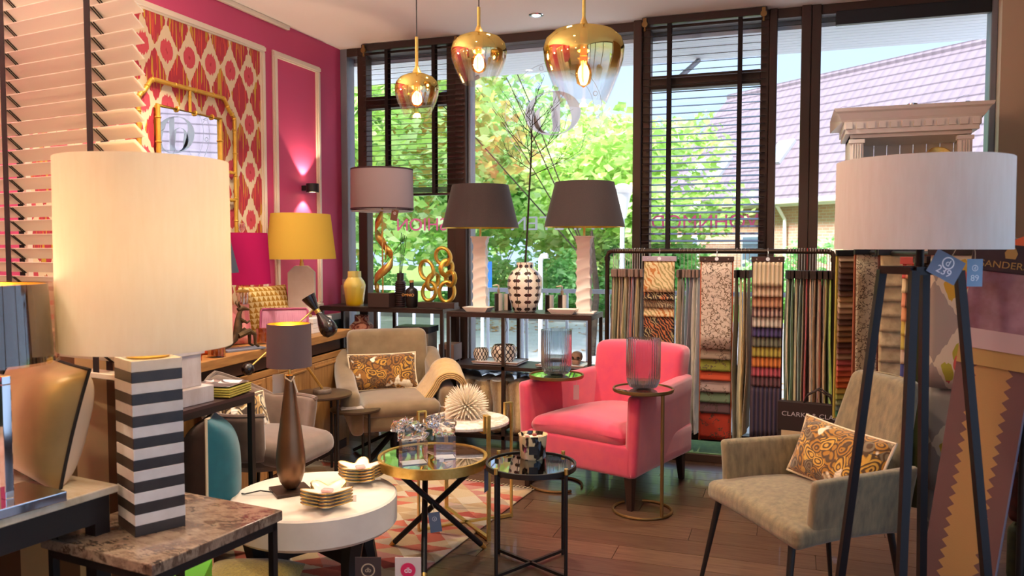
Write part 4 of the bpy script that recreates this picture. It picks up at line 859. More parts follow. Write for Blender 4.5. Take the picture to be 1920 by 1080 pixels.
# ---- bamboo mirror
o = thing('wall_mirror', 'gold bamboo framed mirror hanging on the ikat wallpaper', 'mirror', (XW+.035, 0, 0))
yl, yr, zt, zb = 3.935, 4.50, 2.372, 1.55; oy0, oy1, ot, ob = 3.78, 4.65, 2.52, 1.40
MB().box(-.012, -.004, yl, yr, zb, zt).build('mirror_glass', mat('mirror_silver', '#f0f4f6', .01, 1.0), o)
BAM = mat('gold_bamboo', '#dcae48', .35, .5, '#c99a36', 20)
def bam(pts, nm='bamboo_rail', r=.0145):
    b = MB().tube(pts, r, 10); L = sum((Vector(pts[i+1])-Vector(pts[i])).length for i in range(len(pts)-1))
    for i in range(len(pts)-1):
        a, c = Vector(pts[i]), Vector(pts[i+1]); n = max(1, int((c-a).length/.16))
        for k in range(1, n+1): p = a.lerp(c, k/(n+.5)); d = (c-a).normalized(); b.tube([p-d*.006, p, p+d*.006], [r, r*1.28, r], 10)
    b.build(nm, BAM, o, smooth=True)
bam([(0, yl, zb), (0, yl, zt), (0, yr, zt), (0, yr, zb), (0, yl, zb)], 'inner_frame', .016)
c_ = .13
bam([(0, oy0+c_, ot), (0, oy1-c_, ot)]); bam([(0, oy0+c_, ob), (0, oy1-c_, ob)]); bam([(0, oy0, ob+c_), (0, oy0, ot-c_)]); bam([(0, oy1, ob+c_), (0, oy1, ot-c_)])
for sy, ey in ((1, oy1), (-1, oy0)):
    for sz, ez in ((1, ot), (-1, ob)): bam([(0, ey-sy*c_, ez), (0, ey-sy*c_*.80, ez-sz*c_*.05), (0, ey-sy*c_*.45, ez-sz*c_*.55), (0, ey-sy*c_*.1, ez-sz*c_*.85), (0, ey, ez-sz*c_)], 'curved_corner')
for z in (2.02, 1.83): bam([(0, yr, z), (0, oy1, z)], 'strut', .011); bam([(0, oy0, z), (0, yl, z)], 'strut', .011)
bam([(0, 4.215, zt), (0, 4.215, ot)], 'strut', .011); bam([(0, 4.215, zb), (0, 4.215, ob)], 'strut', .011)
# ================================================================ CUSHIONS AND TEXTILES
def pillow(label, loc, rot, w, h, t_, m, pip=None, back=None, name='cushion', group=None, pinch=.10, cat='cushion', M=None):
    o = thing(name, label, cat, loc, rot=rot, group=group)
    if M is not None: o.matrix_world = M
    N = 14
    def pt(u, v, s):
        x = 2*u-1; y = 2*v-1; k = (1-abs(x)**3.2)*(1-abs(y)**3.2); b = 1-pinch*(1-abs(x*y)**.9)*(abs(x)**6+abs(y)**6)*.5
        return (x*w/2*(1-pinch*.5*(1-y*y)*abs(x)**4), s*t_/2*max(k, 0)**.55, h/2+y*h/2*(1-pinch*.5*(1-x*x)*abs(y)**4))
    MB().grid(lambda u, v: pt(u, v, -1), N, N).build('front_cover', m, o, smooth=True, sub=1)
    MB().grid(lambda u, v: pt(1-u, v, 1), N, N).build('back_cover', back or m, o, smooth=True, sub=1)
    if pip:
        E_ = [pt(k/N, 0, 0) for k in range(N)]+[pt(1, k/N, 0) for k in range(N)]+[pt(1-k/N, 1, 0) for k in range(N)]+[pt(0, 1-k/N, 0) for k in range(N)]
        MB().tube(E_, .006, 6, True).build('piping', pip, o, smooth=True)
    return o
def paisley(name, cols, sc=9, ivory=True):
    t = NT(name); v = t.n('TexVoronoi', {'Vector': t.n('VectorMath', {0: t.coord(), 1: t.n('VectorMath', {0: t.n('TexNoise', {'Vector': t.coord(), 'Scale': 7.0}).outputs['Color'], 'Scale': .12}, operation='SCALE').outputs[0]}, operation='ADD').outputs[0], 'Scale': sc}).outputs['Distance']
    vn = v.node; cc = t.n('SeparateColor', {0: vn.outputs['Color']}).outputs[0]
    ring = t.m_('SINE', t.m_('MULTIPLY', v, 26.0)); big = t.noise(9, detail=2); v2 = t.n('TexVoronoi', {'Vector': t.coord(), 'Scale': sc*3.5}).outputs['Distance']
    c = t.ramp(cc, [(.0, cols[1]), (.3, cols[2]), (.55, cols[3]), (.75, cols[1])], True); c = t.mix(t.step(t.m_('ADD', ring, t.m_('MULTIPLY', v2, .9)), .1, 1.1), c, cols[0])
    return t.pbr(t.mix(t.step(big, .60, .63), c, cols[4]), .85, 0, t.bump(ring, .3, .002), sheen=.3)
PAIS = paisley('gold_paisley_print', ('#4a2f16', '#8a5a1e', '#b8862f', '#6a4a22', '#e6dcc2'), 15); PAISB = paisley('bronze_leaf_print', ('#3d2a18', '#a9854a', '#d8c7a0', '#6f5430', '#efe6d4'), 12)
CPIP = mat('cream_piping', '#d9c7a6', .9); BPIP = mat('black_piping', '#17110e', .9)
rz = R(36); ax = Vector((cos(rz), sin(rz), 0)); ay = Vector((-sin(rz), cos(rz), 0)); c = Vector((-2.64, 5.04, 0))
pillow('gold and brown patterned lumbar cushion on the beige armchair', c-ax*.06+ay*.10+Vector((0, 0, .475)), (R(-22), 0, rz+R(2)), .50, .27, .13, PAIS, CPIP)
# folded throw over the arm
TH = fabric('camel_wool_throw', '#cdaa6c', '#b8935a', 40, .95, .4, 500, .3)
o = thing('throw_blanket', 'folded camel wool throw draped over the beige armchair arm', 'blanket', c+ax*.36+ay*(-.12), rz+R(-6))
def fold(off):
    def f(u, v):
        s = u*2-1; a = s*pi/2*1.15; r = .075+off
        if abs(s) < .55: x = r*sin(a/.55*.8); z = .56+r*cos(a/.55*.8)-.04
        else: k = (abs(s)-.55)/.45; x = math.copysign(r*(1+.15*k), s)+(-.13*k if s < 0 else 0); z = .56+off*.3-.03-k*(.20 if s < 0 else .17)
        return (x, -.17+.34*v+.01*sin(u*9), z+.10*v*.6+.004*sin(v*20+u*5))
    return f
for k in range(4): MB().grid(fold(.012*k+.006), 24, 8).build('fold_layer', TH, o, smooth=True, solid=.010)
# cushion on grey armchair
rz = R(-56); ax = Vector((cos(rz), sin(rz), 0)); ay = Vector((-sin(rz), cos(rz), 0)); c = Vector((-.14, 3.33, 0))+ay*.27
pillow('gold and brown floral lumbar cushion on the grey armchair', c+ax*.00+ay*.10+Vector((0, 0, .50)), (R(-22), R(2), rz+R(6)), .50, .26, .14, paisley('gold_bloom_print', ('#4f3616', '#a8741f', '#c99a3a', '#77664a', '#e2d6ba'), 17), CPIP)
pillow('cream and bronze leaf cushion inside the taupe tub chair', (-2.78, 3.60, .475), (R(-14), 0, R(84)), .34, .22, .10, PAISB, CPIP)
# teal cushion on the black shelf
TEAL = fabric('teal_velvet', '#0f6a75', '#0a5561', 8, .75, .2, 400, .12); DKB = fabric('dark_brown_velvet', '#2a1a12', '#38241a', 8, .85, .02, 400, .12)
pillow('teal velvet cushion with dark brown back and cream edge on the lower shelf', (-2.45, 2.90, .165), (R(0), R(6), R(126)), .50, .58, .26, TEAL, CPIP, DKB)
pillow('second teal cushion behind, left of the brown one', (-2.62, 2.70, .165), (0, R(4), R(70)), .50, .5, .18, TEAL, None, TEAL)
# satin cushion at the left edge
SAT = mat('gold_satin', '#977b45', .38, .15, '#7d6436', 5, .5, 14, sheen=.3)
q = atz(58, 893, .75); pillow('gold satin cushion with black piping leaning on the striped partition', (-2.34, 1.90, .752), (R(-12), R(6), R(-16)), .44, .40, .20, SAT, BPIP, mat('blush_cotton', '#cbb49a', .9))
pillow('dark folded cushion behind the steel lamp', (-2.80, 2.0, .752), (R(-8), 0, R(4)), .36, .36, .12, DKB, BPIP)
# cushions on the sideboard
t = NT('gold_triangle_weave'); x, y, z = t.xyz(); fx = t.m_('FRACT', t.m_('MULTIPLY', x, 26.0)); fz = t.m_('FRACT', t.m_('MULTIPLY', z, 26.0)); tri = t.m_('GREATER_THAN', t.m_('ADD', t.m_('ABSOLUTE', t.m_('SUBTRACT', fx, .5)), t.m_('MULTIPLY', fz, .5)), .5)
TRI = t.pbr(t.mix(tri, '#b07f24', '#e8cf8e'), .8, 0, t.bump(tri, .5, .003))
pillow('gold triangle patterned cushion leaning behind the pink tray', onsb(508, -3.50), (R(-14), 0, R(74)), .42, .36, .13, TRI, None)
pillow('coral pink striped cushion left of the glass lamp', onsb(432, -3.34), (R(-16), 0, R(58)), .30, .27, .10, mat('coral_stripe', '#c95a6c', .9, 0, '#d9a08a', 30, stretch=(1, 1, 0)), None)
pillow('ikat red and gold cushion behind the glass lamp', onsb(405, -3.52), (R(-12), 0, R(80)), .40, .36, .12, mat('rust_ikat', '#b0503a', .9, 0, '#d8a860', 14), None)
# cushions on the floor under the end table
FURM = fabric('mustard_fur', '#8f7a22', '#6b5a14', 90, .95, .5, 260, 1.0); APR = fabric('apricot_velvet', '#c9793f', '#b5652f', 10, .8, .5)
pillow('mustard shaggy cushion lying under the marble end table', (-1.95, 2.40, .09), (R(-74), 0, R(20)), .40, .36, .16, FURM)
pillow('apricot velvet cushion on the floor behind the marble end table', (-2.27, 2.40, .03), (R(-25), 0, R(40)), .40, .38, .16, APR, None, mat('blush_velvet', '#d8a08f', .85))
for lab, px, py, w_, d_, h_, col, rz_ in (('bright green carton on the floor under the marble end table', 338, 1068, .20, .16, .28, '#4f9a1e', 30), ('deep blue carton under the marble end table', 240, 1070, .24, .2, .26, '#1f2a8a', 28), ('white carton behind the green one', 350, 1030, .12, .16, .30, '#cfcbd6', 20)):
    q = atz(px, py, h_); o = thing('carton', lab, 'box', (q.x, q.y, 0), R(rz_)); MB().box(-w_/2, w_/2, -d_/2, d_/2, 0, h_).build('carton_body', mat('card_'+col, col, .5), o, bev=.002); MB().box(-w_/2-.002, w_/2+.002, -d_/2-.002, d_/2+.002, h_-.03, h_+.002).build('carton_lid', mat('card_'+col, col, .5), o, bev=.002)
# fur cushions standing under the middle console
t = NT('striped_faux_fur'); nz = t.noise(40, stretch=(1, 1, .25)); s_ = t.m_('SINE', t.m_('MULTIPLY', t.xyz()[0], 60.0)); FUR = t.pbr(t.mix(t.step(t.m_('ADD', t.m_('MULTIPLY', s_, .35), nz), .3, .9), '#8d6c40', '#d2b078'), .95, 0, t.bump(t.noise(220, stretch=(1, 1, .2)), 1.0, .01), sheen=.6)
ords = ('first', 'second', 'third', 'fourth', 'fifth')
for k in range(5):
    x0 = -2.33+k*.145; h_ = .44-.02*(k % 2)
    def f(p): return (p.x+.018*sin(p.z*13+k), p.y+.01*sin(p.z*9), p.z+.008*sin(p.x*40))
    MB().rbox((0, 0, h_/2), (.145, .26, h_), .065, 6, f).build('fur_cushion', FUR, None, (x0, 5.66, .102), R(rnd.uniform(-6, 6)), smooth=60, label='beige fur cushion under the middle console, %s from the left' % ords[k], cat='cushion', group='fur cushions under the console')
o = thing('plastic_cover', 'crumpled clear plastic sheet lying over the fur cushions', 'plastic sheet', (-2.03, 5.66, .56)); r_ = random.Random(3); hz = [[r_.uniform(-.012, .012) for _ in range(20)] for _ in range(12)]
MB().grid(lambda u, v: (-.36+.74*u, -.14+.28*v, hz[int(v*10)][int(u*18)]-.05*abs(2*v-1)**3), 18, 10).build('sheet', glass('cloudy_plastic', '#dfe6f2', .30, .25, .5), o, smooth=True)
# ================================================================ THINGS ON THE SIDEBOARD
o = thing('tray', 'pink rectangular tray standing on edge on the sideboard', 'tray', onsb(532, -3.22, SBZ), rot=(R(-22), 0, R(30)))
MB().rbox((0, 0, .11), (.30, .012, .21), .005, 3).build('panel', mat('dusty_pink_lacquer', '#c9879c', .3, 0, '#b8708a', 20, stretch=(8, 1, .5)), o, smooth=60); MB().tube([(-.15, -.008, .01), (.15, -.008, .01), (.155, -.008, .02), (.155, -.008, .20), (.145, -.008, .215), (-.145, -.008, .215), (-.155, -.008, .20), (-.155, -.008, .02)], .008, 8, True).build('rim', mat('rose_rim', '#a84f6e', .3), o, smooth=True)
# bronze animal figure
o = thing('animal_figurine', 'bronze standing animal figurine on a slate slab on the sideboard', 'figurine', onsb(452, -3.13), R(70))
BRF = mat('rough_bronze', '#6b5334', .5, .6, '#42321f', 30, .6, 90)
MB().box(-.13, .13, -.06, .06, 0, .012).build('slab', mat('grey_slate', '#6a6f7d', .6), o, bev=.002)
MB().tube([(-.13, 0, .015), (-.08, 0, .035), (-.045, 0, .07), (-.025, 0, .11), (-.02, 0, .15), (-.018, 0, .19), (-.012, 0, .22), (.0, 0, .245)], [.006, .012, .02, .026, .025, .019, .014, .012], 10).build('body', BRF, o, smooth=True)
MB().tube([(-.02, 0, .245), (.0, 0, .255), (.03, 0, .25), (.055, 0, .242)], [.012, .018, .012, .006], 10).build('head', BRF, o, smooth=True)
for s in (-1, 1):
    MB().tube([(-.01, s*.008, .262), (-.025, s*.016, .285), (-.02, s*.018, .30)], [.006, .006, .002], 6).build('ear', BRF, o, smooth=True)
    MB().tube([(-.03, s*.018, .09), (.04, s*.028, .115), (.075, s*.03, .09), (.075, s*.03, .03), (.10, s*.03, .016)], [.02, .018, .012, .009, .008], 8).build('leg', BRF, o, smooth=True)
    MB().tube([(-.015, s*.02, .19), (.025, s*.026, .165), (.045, s*.02, .175)], [.010, .007, .006], 8).build('forearm', BRF, o, smooth=True)
def tumbler(label, p, r, h, m, fill=None, g='glass tumblers on the sideboard'):
    o = thing('candle_tumbler', label, 'candle glass', p, 0, g)
    MB().lathe([(r*.92, 0), (r, h), (r-.004, h), (r*.9-.004, .012), (0, .012)], 28).build('glass', m, o, smooth=50)
    if fill: MB().lathe([(r*.86, .014), (r*.9, h*.7), (0, h*.7)], 24).build('filling', fill, o, smooth=50)
AMB = mat('marbled_amber', '#c98f55', .25, 0, '#8a4f28', 30, coat=.5); AMG = glass('amber_glass', '#e8c9a0', .10, .03, .4)
tumbler('marbled amber candle glass beside the white pedestal', onsb(405, -3.06), .052, .105, AMG, AMB); tumbler('small pink candle glass left of the amber one', onsb(362, -3.08), .045, .07, glass('pink_glass', '#e8a8a8', .1, .03, .4), mat('pink_wax', '#d97a7a', .5)); tumbler('amber glass behind the animal figurine', onsb(492, -3.2), .04, .10, AMG, AMB)
o = thing('pouch', 'orange leather pouch on the sideboard', 'pouch', onsb(378, -3.2), R(60)); MB().rbox((0, 0, .05), (.15, .05, .10), .022, 4).build('pouch_body', mat('orange_leather', '#c9541c', .5, 0, '#b04412', 20), o, smooth=60); MB().box(-.07, .07, -.027, -.024, .055, .062).build('zip', BRASS, o)
# ---- on the shelf table: distressed white pedestal and trays
o = thing('table_lamp', 'distressed white wooden pedestal lamp base behind the large lamp', 'table lamp', (-2.60, 2.86, .80), R(-4)); DW = mat('chalky_white_wood', '#d6d0d0', .8, 0, '#bdb2ac', 14, .3, 60, (1, 1, .3))
MB().box(-.115, .115, -.115, .115, 0, .075).build('plinth', DW, o, bev=.003); MB().box(-.078, .078, -.078, .078, .075, .26).build('die', DW, o, bev=.003); MB().box(-.09, .09, -.09, .09, .22, .245).build('die_cap', DW, o, bev=.003); MB().lathe([(.075, .26), (.075, .285), (.05, .31), (.045, .32), (.042, .62)], 24).build('column', DW, o, smooth=40)
PT = paisley('brown_tray_print', ('#3a2a26', '#7a675c', '#d9d2cc', '#4f3a30', '#cfd2da'), 7)
o = thing('tray_stack', 'stack of patterned trays with gold rims on the black shelf table', 'trays', (-2.555, 3.10, .80), R(8))
for k in range(4):
    tr_ = MB().rbox((0, 0, .010+k*.011), (.22, .20, .010), .0045, 3).build('tray', mat('lime_gold_rim', '#b5a94a', .35, .3), o, smooth=60)
MB().grid(lambda u, v: ((u-.5)*.21, (v-.5)*.19, .0485+.008*max(abs(2*u-1), abs(2*v-1))**6), 16, 16).build('tray_print', PT, o, smooth=True)
# ---- booklet, star dishes, crystal, candle, urchin
o = thing('booklet', 'folded grey leaflet on the lower nesting table', 'leaflet', (-2.72, 4.58, .441), R(40)); MB().box(-.075, .075, -.055, .055, 0, .003).build('page', mat('grey_paper', '#a89a90', .8), o); MB().box(-.07, .03, -.05, .05, .003, .005).build('cover', mat('grey_paper_dark', '#8d7f77', .8), o)
STAR = mat('white_glazed_porcelain', '#ece6dc', .15, 0, coat=.6); SGOLD = mat('gold_glaze_edge', '#c9a559', .3, .7)
def star(label, p, rz):
    o = thing('star_dish_stack', label, 'dishes', p, rz, 'stacks of star shaped dishes')
    def rr(a): return .085*(1+.30*cos(5*a))
    for k in range(5):
        def f(u, v):
            a = 2*pi*u; r = rr(a)*v; return (r*cos(a), r*sin(a), .008+k*.0135+.022*v**2+.008*v**2*cos(5*a))
        d = MB().grid(lambda u, v: f(u, max(v, .02)), 60, 6, True).build('dish', STAR, o, smooth=True, solid=.004)
        MB().tube([f(i/60, 1) for i in range(60)], .0028, 5, True).build('dish_rim', SGOLD, d, smooth=True)
    MB().rbox((.0, .0, .075), (.045, .035, .012), .005, 3).build('shell_ornament', mat('blush_glaze', '#dba9a4', .2), o, loc=(0, 0, 0), smooth=True)
star('stack of wavy star dishes nearest the front edge of the coffee table', atz(614, 952, .41), R(10)); star('stack of wavy star dishes at the back of the coffee table', atz(676, 905, .41), R(40))
MB().box(-.03, .03, -.045, .045, 0, .001).build('price_card', mat('grey_paper', '#a89a90', .8), None, atz(655, 935, .4105), R(30), label='small grey card beside the front star dishes', cat='card')
CRY = NT('solid_crystal'); CRY = CRY.pbr('#ffffff', .0, 0, trans=1.0, ior=1.5)
def crystal(label, p, rz, sx):
    o = thing('crystal_bookend', label, 'ornament', p, rz, 'crystal horse bookends'); MB().rbox((0, 0, .055), (.105*sx, .075, .11), .002, 1).build('glass_block', CLG, o)
    MB().box(-.05*sx, .05*sx, -.035, .035, .001, .004).build('base_pad', mat('pale_pad', '#d9dfe0', .3), o)
    r_ = random.Random(int(sx*10)); b = MB()
    def hz(p): j = .012*sin(p.x*140)*sin(p.z*110+p.y*90); return (p.x+(.035 if p.z > .0 else 0)*(-1)+j-.25*p.z, p.y*(1-.3*(p.z > .02)), p.z+j)
    b.rbox((.0, 0, .158), (.10*sx, .05, .095), .02, 5, hz); b.rbox((.032*sx, 0, .165), (.055, .035, .035), .012, 3)
    for s in (-1, 1): b.tube([(-.03*sx, s*.012, .195), (-.028*sx, s*.014, .222)], [.008, .001], 6)
    b.build('horse_head', CRY, o, smooth=25)
    for k in range(5): MB().tube([(-.045*sx, 0, .20-.018*k), (-.058*sx, 0, .195-.018*k), (-.062*sx, .004, .18-.018*k)], [.010, .008, .003], 6).build('mane_lock', CRY, o, smooth=25)
crystal('crystal horse head on a glass block, on the left of the mirrored gold table', atz(775, 868, .501), YAW+R(20), 1.15); crystal('narrower crystal horse head on a glass block, right on the mirrored gold table', atz(834, 858, .501), YAW+R(14), .9)
MB().rbox((0, 0, 0), (.02, .002, .02), .001, 1).build('maker_sticker', TAGT, None, atz(828, 862, .55), YAW, label='tiny white square sticker on the narrower crystal block', cat='sticker')
t = NT('tortoise_candle_glass'); nz = t.noise(22, stretch=(1, 1, .6), detail=2); TORT = t.pbr(t.mix(t.step(nz, .50, .54), '#e0cfa0', '#23140e'), .08, 0, coat=.8)
o = thing('candle_jar', 'tortoiseshell patterned candle jar on the small black table', 'candle', atz(999, 858, .492), YAW)
MB().lathe([(.0, 0), (.055, 0), (.06, .006), (.071, .115), (.068, .115), (.062, .09), (0, .09)], 40).build('jar', TORT, o, smooth=50); MB().lathe([(0, .091), (.062, .091), (.061, .096), (0, .097)], 32).build('wax', mat('cream_wax', '#e3d3bd', .5), o, smooth=50)
MB().box(-.02, .022, -.0665, -.0645, .03, .07).build('label_plate', mat('black_label', '#16171c', .4), o); 
for k in range(5): a = k*1.3; MB().rbox((.035*cos(a), .035*sin(a), .104), (.022, .016, .012), .005, 2).build('candle_stone', mat('stone_chip', '#7d3a34', .4) if k % 2 else mat('stone_chip_pale', '#cdb7a2', .4), o, smooth=True)
q = Vector((-1.63, 3.93, .579))+Vector((-.02, .05, 0)); o = thing('urchin_ornament', 'white spiky sea urchin ornament on the marble table', 'ornament', q); URW = mat('ivory_spines', '#e6dac4', .6)
MB().lathe([(0, .015), (.03, .018), (.05, .04), (.052, .06), (.035, .085), (0, .095)], 20).build('core', URW, o, smooth=True)
b = MB(); r_ = random.Random(2); n = 240
for k in range(n):
    e = 1-1.55*(k+.5)/n; a = k*2.39996; s = math.sqrt(max(0, 1-e*e)); d = Vector((s*cos(a), s*sin(a), e)); c0 = Vector((0, 0, .06)); b.tube([c0+d*.04, c0+d*(.085+.02*r_.random()), c0+d*(.118+.012*r_.random())], [.006, .0045, .0012], 5)
b.v = [Vector((v.x, v.y, max(v.z, .002))) for v in b.v]; b.build('spines', URW, o, smooth=True, kind='stuff')
# ribbed glass vases on the C tables
def ribvase(label, c, tint, m):
    o = thing('ribbed_vase', label, 'vase', c, 0, 'ribbed glass vases')
    def f(a, r, z): k = 1+.022*cos(36*a); return (r*k*cos(a), r*k*sin(a), z)
    MB().lathe([(.0, .0), (.05, .0), (.075, .012), (.09, .04), (.094, .07), (.095, .16), (.095, .285), (.091, .285), (.0905, .16), (.0885, .07), (.07, .02), (.0, .012)], 216, fn=f).build('ribbed_glass', m, o, smooth=70)
    MB().lathe([(0, .013), (.06, .02), (.075, .035), (0, .036)], 32).build('thick_base', glass('pale_straw_glass', '#e8e2c8', .2, .05, .4), o, smooth=50)
def ribglass(nm, tint):
    return NT(nm).pbr(tint, .04, 0, trans=1.0, ior=1.42)
ribvase('grey mauve ribbed glass vase on the front C-shaped table', (-.77, 4.47, .703), None, ribglass('mauve_ribbed_glass', '#e4dae1')); ribvase('pale grey ribbed glass vase on the C-shaped table by the console', (-1.37, 4.78, .703), None, ribglass('grey_ribbed_glass', '#dbe3e8'))
# ================================================================ ON THE WINDOW CONSOLES
def on(px, Y, z=CZ): q = aty(px, 560, Y); return Vector((q.x, Y, z))
o = thing('vase', 'yellow frosted glass vase at the left end of the console', 'vase', on(665, 5.80)); t = NT('yellow_ombre_glass'); z = t.xyz()[2]
YG = t.pbr(t.mix(t.step(z, .02, .26), '#e0b400', '#e6d878'), .3, 0, coat=.6)
MB().lathe([(.0, 0), (.068, 0), (.072, .015), (.09, .15), (.092, .17), (.082, .20), (.056, .235), (.055, .285), (.050, .285), (.05, .24), (.0, .2)], 14).build('body', YG, o, smooth=25); MB().lathe([(.0, 0), (.073, 0), (.074, .012), (0, .012)], 14).build('clear_foot', CLG, o)
o = thing('reed_diffuser', 'black ribbed reed diffuser with dark sticks', 'diffuser', on(751, 5.80)); pr = [(.04, 0)]
for k in range(11): pr += [(.045, .006+k*.018), (.045, .014+k*.018), (.040, .017+k*.018)]
pr += [(.04, .205), (.028, .215), (.028, .275), (.02, .275)]
MB().lathe(pr, 28).build('ribbed_body', mat('black_brown_ceramic', '#2c1c1a', .35), o, smooth=30)
for k in range(4): MB().cyl((.006*k-.01, 0, .26), (.012+.01*k, .01*k, .60-.01*k), .0025, n=6).build('reed', mat('dark_reed', '#1d1412', .7), o)
o = thing('bottle', 'round black bottle with gold printed letters', 'bottle', on(772, 5.79)); MB().lathe([(0, 0), (.042, 0), (.05, .012), (.051, .12), (.045, .145), (.018, .165), (.016, .20), (0, .20)], 32).build('body', mat('matt_black_glass', '#1e1715', .35), o, smooth=40); MB().cyl((0, 0, .20), (0, 0, .218), .018, n=16).build('cork', mat('cork', '#b98a55', .8), o)
text('printed_letters', 'OMNIO', .032, mat('copper_print', '#d99a52', .5), o, (-.008, -.0525, .10), depth=.001)
def rings(label, c, spec, g='gold interlocked ring sculptures'):
    o = thing('ring_sculpture', label, 'sculpture', c, R(4), g); MB().box(-.08, .08, -.055, .055, 0, .045).build('base', mat('dark_brown_block', '#3a2722', .5), o, bev=.002)
    for x, z, rx, rz_, ang, tilt in spec:
        P_ = []
        for k in range(40):
            a = 2*pi*k/40; v = Vector((rx*cos(a), 0, rz_*sin(a))); v.rotate(Euler((0, R(ang), 0))); v.rotate(Euler((0, 0, R(tilt)))); P_.append(v+Vector((x, 0, z)))
        MB().tube(P_, .021, 8, True, .75).build('ring', GOLD, o, smooth=True)
rings('lower gold sculpture of three interlocked rings', on(805, 5.82), [(.0, .13, .055, .075, 10, 5), (.03, .21, .05, .07, 35, 60), (-.02, .30, .06, .075, -15, -10)]); rings('taller gold sculpture of four interlocked rings', on(838, 5.80), [(.0, .13, .06, .08, 5, 10), (.03, .235, .055, .06, 60, -35), (.0, .32, .052, .06, 20, 50), (-.03, .41, .058, .07, -25, 5)])
o = MB().box(-.10, .10, -.02, .02, 0, .16).build('picture_frame', mat('grey_brown_board', '#6b5a58', .6), None, on(660, 5.96), R(-4), bev=.003, label='grey brown board leaning in the window corner behind the yellow vase', cat='board')
MB().box(-.08, .085, -.024, -.02, .08, .21).build('board_panel', mat('mauve_board', '#8a7076', .6), o)
# lower shelf of the left console
o = thing('display_box', 'silver box with open black lid on the left console shelf', 'box', on(785, 5.86, .60), R(3)); MB().box(-.16, .12, -.10, .10, 0, .215).build('box_body', mat('silver_card', '#b9a58c', .25, .6), o, bev=.004); MB().box(-.17, .13, -.11, .11, .216, .265).build('lid', mat('black_card', '#120f14', .5), o, bev=.003)
o = thing('carton', 'brown printed carton right of the silver box', 'box', on(845, 5.88, .60), R(2)); MB().box(-.07, .06, -.09, .09, 0, .13).build('carton_body', mat('brown_print_card', '#7b5a4c', .6), o, bev=.002); MB().box(-.03, -.005, -.092, -.09, .03, .09).build('printed_figure', mat('dark_print', '#2d1d18', .7), o)
o = thing('ginger_jar', 'terracotta and cream patterned jar behind the beige armchair', 'jar', on(678, 5.84, .60)); MB().lathe([(0, 0), (.07, 0), (.11, .08), (.12, .16), (.10, .25), (.06, .29), (.06, .34), (.05, .34), (.05, .29), (0, .28)], 32).build('body', paisley('terracotta_print', ('#7d2f22', '#c9866a', '#dcb79a', '#a5553f', '#e3cdb6'), 10), o, smooth=50)
# ginger jar with branch
o = thing('ginger_jar', 'large cream ginger jar with dark brown dripping drop pattern', 'jar', on(984, 5.64))
t = NT('drop_pattern_glaze'); x, y, z = t.xyz(); an = t.m_('MULTIPLY', t.m_('ARCTAN2', y, x), 9/(2*pi)); fz = t.m_('FRACT', t.m_('MULTIPLY', z, 19.0)); fa = t.m_('ABSOLUTE', t.m_('SUBTRACT', t.m_('FRACT', an), .5))
wd = t.m_('ADD', t.m_('MULTIPLY', t.m_('ABSOLUTE', t.m_('SUBTRACT', fz, .5)), -1.1), .46); dk = t.m_('LESS_THAN', t.m_('ABSOLUTE', t.m_('SUBTRACT', fz, .5)), t.m_('ADD', .10, t.m_('MULTIPLY', t.m_('SINE', t.m_('MULTIPLY', fa, 2*pi*1.6)), .15)))
ln = t.m_('LESS_THAN', fa, .045); dk = t.m_('MAXIMUM', t.m_('MULTIPLY', dk, t.m_('LESS_THAN', fa, .40)), ln)
DROP = t.pbr(t.mix(dk, '#e3d8c6', '#33201a'), .25, 0, coat=.5)
MB().lathe([(0, 0), (.075, 0), (.085, .01), (.115, .10), (.131, .20), (.128, .255), (.10, .305), (.068, .325), (.062, .335), (.064, .37), (.056, .37), (.055, .33), (0, .30)], 48).build('body', DROP, o, smooth=50)
br = thing('branch', 'tall bare dark branch standing in the ginger jar', 'branch', on(984, 5.64, CZ+.31)); BRK = mat('dark_twig', '#2a211a', .8)
b = MB(); r_ = random.Random(8); b.tube([(0, 0, 0), (.02, 0, .3), (.035, 0, .6), (.05, 0, .85), (.055, 0, 1.05), (.065, 0, 1.2)], [.008, .0075, .007, .006, .004, .002], 7)
def twig(p, d, L, r, lev):
    pts = [p]; dd = d.copy()
    for k in range(4): dd = (dd+Vector((r_.gauss(0, .12), r_.gauss(0, .12), .05+r_.gauss(0, .08)))).normalized(); pts.append(pts[-1]+dd*L/4)
    b.tube(pts, [r, r*.85, r*.7, r*.5, r*.3], 5)
    if lev:
        for k in range(6 if lev > 1 else 4): i = 1+k % 4; e = Vector((r_.gauss(0, .6), r_.gauss(0, .6), r_.gauss(.2, .4))); twig(pts[i], (dd*1.0+e).normalized(), L*(.42 if lev > 1 else .35), r*.6, lev-1)
for k in range(11):
    a = k*2.4; z = .70+.045*k; el = .35+.05*k; twig(Vector((.045, 0, z)), Vector((cos(a)*cos(el), sin(a)*cos(el)*.6, sin(el))), .40-.018*k, .0035, 2)
b.build('twigs', BRK, br, smooth=True)
